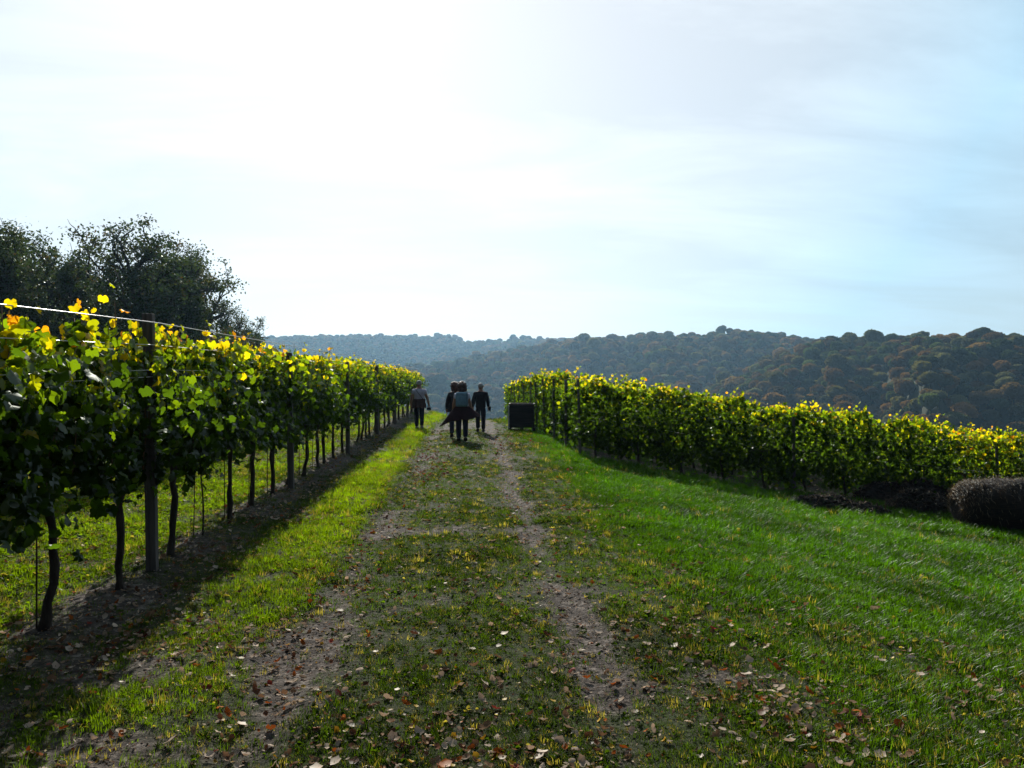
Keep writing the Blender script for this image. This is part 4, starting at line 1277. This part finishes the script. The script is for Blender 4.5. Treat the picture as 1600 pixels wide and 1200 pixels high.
def person(px_, py_, height, label, top_mat, trouser_mat, hair_mat, hair='short', arms=((.10, .02), (.10, .02)), stride=.18, lead=1, sleeve='short', shoe_mat=None, rotz=0, extra=None, head_fwd=0, depth=None, parts=None, female=False):
    x, y = G(px_, py_) if depth is None else G(px_, 0, depth)
    t_ = empty('person', (x, y, tz(x, y)), rotz, label, 'person')
    s = height / 1.75
    sh = .165 if female else .19
    hp = .095
    J, E = [], []
    def add(*v):
        J.append(v); return len(J) - 1
    def ed(a, b): E.append((a, b))
    pel = add(0, 0, .96, .135, .105); sp1 = add(0, .005, 1.10, .125, .095); ch = add(0, 0, 1.28, .15, .105); ub = add(0, -.005, 1.42, .12, .085)
    nk = add(0, head_fwd * .3 + .005, 1.50, .065, .065); h0 = add(0, .02 + head_fwd, 1.56, .075, .085); h1 = add(0, .025 + head_fwd, 1.645, .092, .11); h2 = add(0, .015 + head_fwd, 1.715, .07, .085)
    for a, b in ((pel, sp1), (sp1, ch), (ch, ub), (ub, nk), (nk, h0), (h0, h1), (h1, h2)): ed(a, b)
    nose = add(0, .125 + head_fwd, 1.63, .012, .014); ed(h1, nose)
    AR = {}
    for sx in (-1, 1):
        ear = add(sx * .082, .01 + head_fwd, 1.64, .010, .018); ed(h1, ear)
        out_, fw = arms[0 if sx < 0 else 1]
        shd = add(sx * sh, 0, 1.385, .07, .068); ed(ub, shd)
        el = add(sx * (sh + .05 + out_ * .4), -.02 + fw * .3, 1.13, .055, .055); ed(shd, el)
        wr = add(sx * (sh + .05 + out_), .05 + fw, .90, .038, .042); ed(el, wr)
        pm = add(sx * (sh + .05 + out_), .075 + fw, .835, .038, .022); ed(wr, pm)
        AR[sx] = (J[shd][:3], J[el][:3], J[wr][:3], J[pm][:3])
        for f, (oy, ln) in enumerate(((-.028, .062), (-.010, .075), (.010, .07), (.028, .055))):
            f1 = add(sx * (sh + .05 + out_), .085 + fw + oy, .79, .0085, .0085); ed(pm, f1)
            f2 = add(sx * (sh + .045 + out_) - sx * .012, .095 + fw + oy, .79 - ln, .007, .007); ed(f1, f2)
        th1 = add(sx * (sh + .03 + out_), .115 + fw, .85, .010, .010); ed(wr, th1)
        th2 = add(sx * (sh + .02 + out_), .13 + fw, .81, .008, .008); ed(th1, th2)
    LG = {}
    for sx in (-1, 1):
        fwd = stride * (1 if sx == lead else -1)
        hip = add(sx * hp, 0, .90, .085, .09); ed(pel, hip)
        kn = add(sx * (hp + .005), fwd * .42 + .02, .50, .054, .058); ed(hip, kn)
        az_ = .085 + (0.05 if fwd < 0 else 0)
        an = add(sx * (hp + .005), fwd - .01, az_, .036, .04); ed(kn, an)
        to = add(sx * (hp + .02), fwd + .13, .035, .03, .022); ed(an, to)
        LG[sx] = (J[hip][:3], J[kn][:3], J[an][:3], J[to][:3])
    body = link('body', skinned('body', J, E, M_skin, 1), t_)
    # shirt
    JJ = [(0, 0, .84, .20, .15), (0, .0, .96, .205, .155), (0, .005, 1.12, .19, .15), (0, 0, 1.28, .215, .16), (0, -.005, 1.41, .185, .125), (0, 0, 1.465, .085, .08)]
    EE = [(0, 1), (1, 2), (2, 3), (3, 4), (4, 5)]
    for sx in (-1, 1):
        a0, a1, a2, a3 = [np.array(v) for v in AR[sx]]
        b0 = len(JJ)
        JJ.append((*a0, .095, .092)); EE.append((4, b0))
        if sleeve == 'short':
            m_ = a0 + (a1 - a0) * .55; JJ.append((*m_, .085, .085)); EE.append((b0, b0 + 1))
        else:
            JJ.append((*a1, .078, .078)); EE.append((b0, b0 + 1)); JJ.append((*(a1 + (a2 - a1) * .97), .058, .058)); EE.append((b0 + 1, b0 + 2))
    link('shirt' if sleeve == 'short' else 'jacket', skinned('shirt', JJ, EE, top_mat, 2), t_)
    JJ = [(0, 0, 1.02, .185, .14), (0, 0, .93, .195, .15)]; EE = [(0, 1)]
    for sx in (-1, 1):
        a0, a1, a2, a3 = LG[sx]; b0 = len(JJ)
        JJ += [(*a0, .118, .122), (*a1, .082, .085), (a2[0], a2[1], a2[2] + .0, .07, .076)]; EE += [(1, b0), (b0, b0 + 1), (b0 + 1, b0 + 2)]
    link('trousers', skinned('trousers', JJ, EE, trouser_mat, 2), t_)
    for sx in (-1, 1):
        a2, a3 = LG[sx][2], LG[sx][3]
        JJ = [(a2[0], a2[1] - .06, a2[2] - .035, .065, .06), (a2[0], a2[1] + .03, (a2[2] + a3[2]) / 2, .068, .065), (a3[0], a3[1] + .04, .04, .06, .045)]
        link('shoe', skinned('shoe', JJ, [(0, 1), (1, 2)], shoe_mat or M_shoe, 2), t_)
    # hair
    if hair == 'short':
        c = [(0, -.035 + head_fwd, 1.60, .095, .07), (0, -.025 + head_fwd, 1.66, .115, .105), (0, .0 + head_fwd, 1.72, .10, .115), (0, .015 + head_fwd, 1.755, .06, .07)]
        hm = skinned('hair', c, [(0, 1), (1, 2), (2, 3)], hair_mat, 2)
    else:
        r = np.random.default_rng(int(px_))
        ps_ = []
        for k in range(150):
            v = r.normal(size=3); v /= np.linalg.norm(v)
            if v[1] > .5 and v[2] < .4: v[1] = -v[1]
            c = np.array([0, .0 + head_fwd, 1.64]) + v * np.array([.105, .10, .115]) * (r.uniform(.8, 1.05))
            c[2] -= .03 * (c[2] < 1.62)
            cv, cf = clod(int(k % 5), 2, .05)
            ps_.append((cv * r.uniform(.08, .13) * [1, 1, 1.6] + c, cf))
        V, F = merge(ps_); hm = mesh_np('hair', V, F, hair_mat, smooth=True)
    link('hair', hm, t_)
    if parts: parts(t_, AR, LG)
    t_.scale = (s, s, s)
    return t_, AR, s

M_shoe = cloth('dark_shoe', (.03, .025, .022)); M_shoe_pale = cloth('pale_trainer', (.25, .24, .23))
M_white = cloth('lavender_white_cotton', (.52, .50, .60)); M_brown = cloth('brown_wool', (.07, .038, .035)); M_navy = cloth('navy_denim', (.018, .02, .04))
M_blk = cloth('black_fabric', (.014, .013, .018)); M_burg = cloth('burgundy_coat', (.028, .010, .014)); M_blue = cloth('light_blue_canvas', (.16, .27, .34))
M_grey = simple_mat('grey_hair', (.35, .34, .33), (.55, .54, .52), 30, .6, .4, 90); M_dkhair = simple_mat('dark_brown_hair', (.035, .014, .010), (.10, .04, .025), 30, .55, .4, 90)
M_strap = cloth('dark_strap', (.012, .012, .014))

def drape(fn, nu, nv, mat, name, thick=.006):
    V = [fn(u, v) for u in np.linspace(0, 1, nu) for v in np.linspace(0, 1, nv)]
    F = [(i * nv + j, (i + 1) * nv + j, (i + 1) * nv + j + 1, i * nv + j + 1) for i in range(nu - 1) for j in range(nv - 1)]
    me = bpy.data.meshes.new(name); me.from_pydata([tuple(v) for v in V], [], F); me.update()
    bm = bmesh.new(); bm.from_mesh(me)
    bmesh.ops.recalc_face_normals(bm, faces=bm.faces)
    bmesh.ops.solidify(bm, geom=bm.faces[:], thickness=thick)
    bm.to_mesh(me); bm.free(); me.materials.append(mat)
    me.polygons.foreach_set('use_smooth', np.ones(len(me.polygons), bool))
    return me

def waist_wrap(z_top, z_bot, r0, r1, mat, name, flare=None):
    def fn(u, v):
        a = R(-250) + u * R(320)      # open at the front
        q = r0 + (r1 - r0) * v
        fl = 1 + (flare(a, v) if flare else 0)
        wv = .02 * math.sin(a * 9) * v
        return ((q + wv) * math.cos(a) * fl, (q + wv) * math.sin(a) * .72 * (1 + .15 * v), z_top + (z_bot - z_top) * v * (1 + .06 * math.sin(a * 5)))
    return drape(fn, 48, 10, mat, name)

# left walker
def left_parts(t_, AR, LG):
    link('tied_jumper', waist_wrap(1.10, .78, .215, .235, M_brown, 'tied_jumper'), t_)
    V, F = tube([(-.155, -.03, 1.475), (-.10, -.115, 1.40), (0, -.145, 1.28), (.10, -.135, 1.15), (.17, -.05, 1.02)], .013, 5)
    link('shoulder_strap', mesh_np('shoulder_strap', V, F, M_strap, smooth=True), t_)
t_, AR, s = person(655, 671, 1.70, 'man in pale t-shirt with crossed strap and jumper round waist, walking by the left row', M_white, M_navy, M_grey, 'short',
                   arms=((.06, .0), (.10, .06)), stride=.16, lead=-1, shoe_mat=M_shoe_pale, parts=left_parts)
hx_, hy_, hz_ = [t_.location[i] + s * AR[1][3][i] for i in range(3)]
bm = bmesh.new(); box_bm(bm, .15, .10, .10, (0, 0, -.10), bevel=.02)
b_ = empty('camera_bag', (hx_, hy_, hz_), 0, 'small dark camera case hanging from the left walker right hand', 'bag')
link('case', bm_mesh('case', bm, M_blk), b_)
V, F = tube([(-.06, 0, -.06), (-.05, 0, 0), (0, 0, .015), (.05, 0, 0), (.06, 0, -.06)], .006, 5)
link('handle', mesh_np('handle', V, F, M_strap), b_)

# hidden companion
def comp_parts(t_, AR, LG):
    link('jacket_hem', waist_wrap(1.06, .84, .215, .235, M_blk, 'jacket_hem'), t_)
person(711, 684, 1.62, 'person in black jacket with brown hair, half hidden behind the woman with blue backpack', M_blk, M_navy, M_dkhair, 'curly', arms=((.05, .02), (.03, .02)), stride=.10, lead=1, sleeve='long', parts=comp_parts, female=True, depth=22.6)

# woman with backpack
def flare(a, v):
    # blown out to both sides, longest at the left corner
    return v * (1.25 * max(0, -math.cos(a)) ** 3 + .95 * max(0, math.cos(a)) ** 4)
def woman_parts(t_, AR, LG):
    def fn(u, v):
        a = R(-245) + u * R(310)
        c_, s_ = math.cos(a), math.sin(a)
        q = .21 + .13 * v + (.33 * max(0, -c_) ** 3 + .20 * max(0, c_) ** 3) * v
        zz_ = 1.06 - v * (.40 + .20 * max(0, -c_) ** 4 - .12 * max(0, c_) ** 4) + .015 * math.sin(a * 7) * v
        return ((q + .02 * math.sin(a * 8) * v) * c_, (.15 + .08 * v) * s_, zz_)
    link('tied_coat', drape(fn, 54, 12, M_burg, 'tied_coat'), t_)
t_, AR, s = person(722, 690, 1.64, 'woman with dark curly hair, burgundy coat tied round her waist, walking in mid path', M_white, M_navy, M_dkhair, 'curly', arms=((.05, .02), (.06, .02)), stride=.10, lead=-1, parts=woman_parts, female=True, head_fwd=.03, depth=21.4)
bp_ = empty('backpack', (t_.location.x, t_.location.y, t_.location.z + 1.09 * s), 0, 'light blue backpack on the back of the curly haired woman', 'backpack')
bm = bmesh.new(); box_bm(bm, .30, .15, .40, (-.005, -.20, .17), bevel=.05); link('pack', bm_mesh('pack', bm, M_blue, True), bp_)
bm = bmesh.new(); box_bm(bm, .22, .045, .19, (-.005, -.292, .10), bevel=.018); link('front_pocket', bm_mesh('front_pocket', bm, M_blue, True), bp_)
for sx in (-1, 1):
    V, F = tube([(sx * .10, -.135, .34), (sx * .12, -.03, .375), (sx * .125, .10, .30), (sx * .14, .12, .12), (sx * .13, -.12, .02)], .014, 5)
    link('strap', mesh_np('strap', V, F, M_strap, smooth=True), bp_)
bm = bmesh.new(); box_bm(bm, .012, .17, .38, (.125, -.202, .17), bevel=.004); link('side_band', bm_mesh('side_band', bm, M_strap), bp_)
bp_.scale = (1.12, 1.05, 1.0)

# right walker
t_, AR, s = person(751, 678, 1.60, 'grey haired man in dark jacket and trousers walking on the right wheel track', M_blk, M_blk, M_grey, 'short', arms=((.04, .0), (.04, .05)), stride=.12, lead=1, sleeve='long', depth=25.2)
hx_, hy_, hz_ = [t_.location[i] + s * AR[1][2][i] for i in range(3)]
def fn(u, v):
    return (.03 + .045 * math.sin(u * PI) + .01 * math.sin(v * 9), -.12 + .24 * u, -.20 * v + .03 * math.sin(u * 7) + .08 * math.sin(v * PI * .5))
b_ = empty('folded_garment', (hx_, hy_, hz_), 0, 'dark folded garment carried on the right walker arm', 'garment')
link('cloth', drape(fn, 14, 12, M_blk, 'cloth', .03), b_)
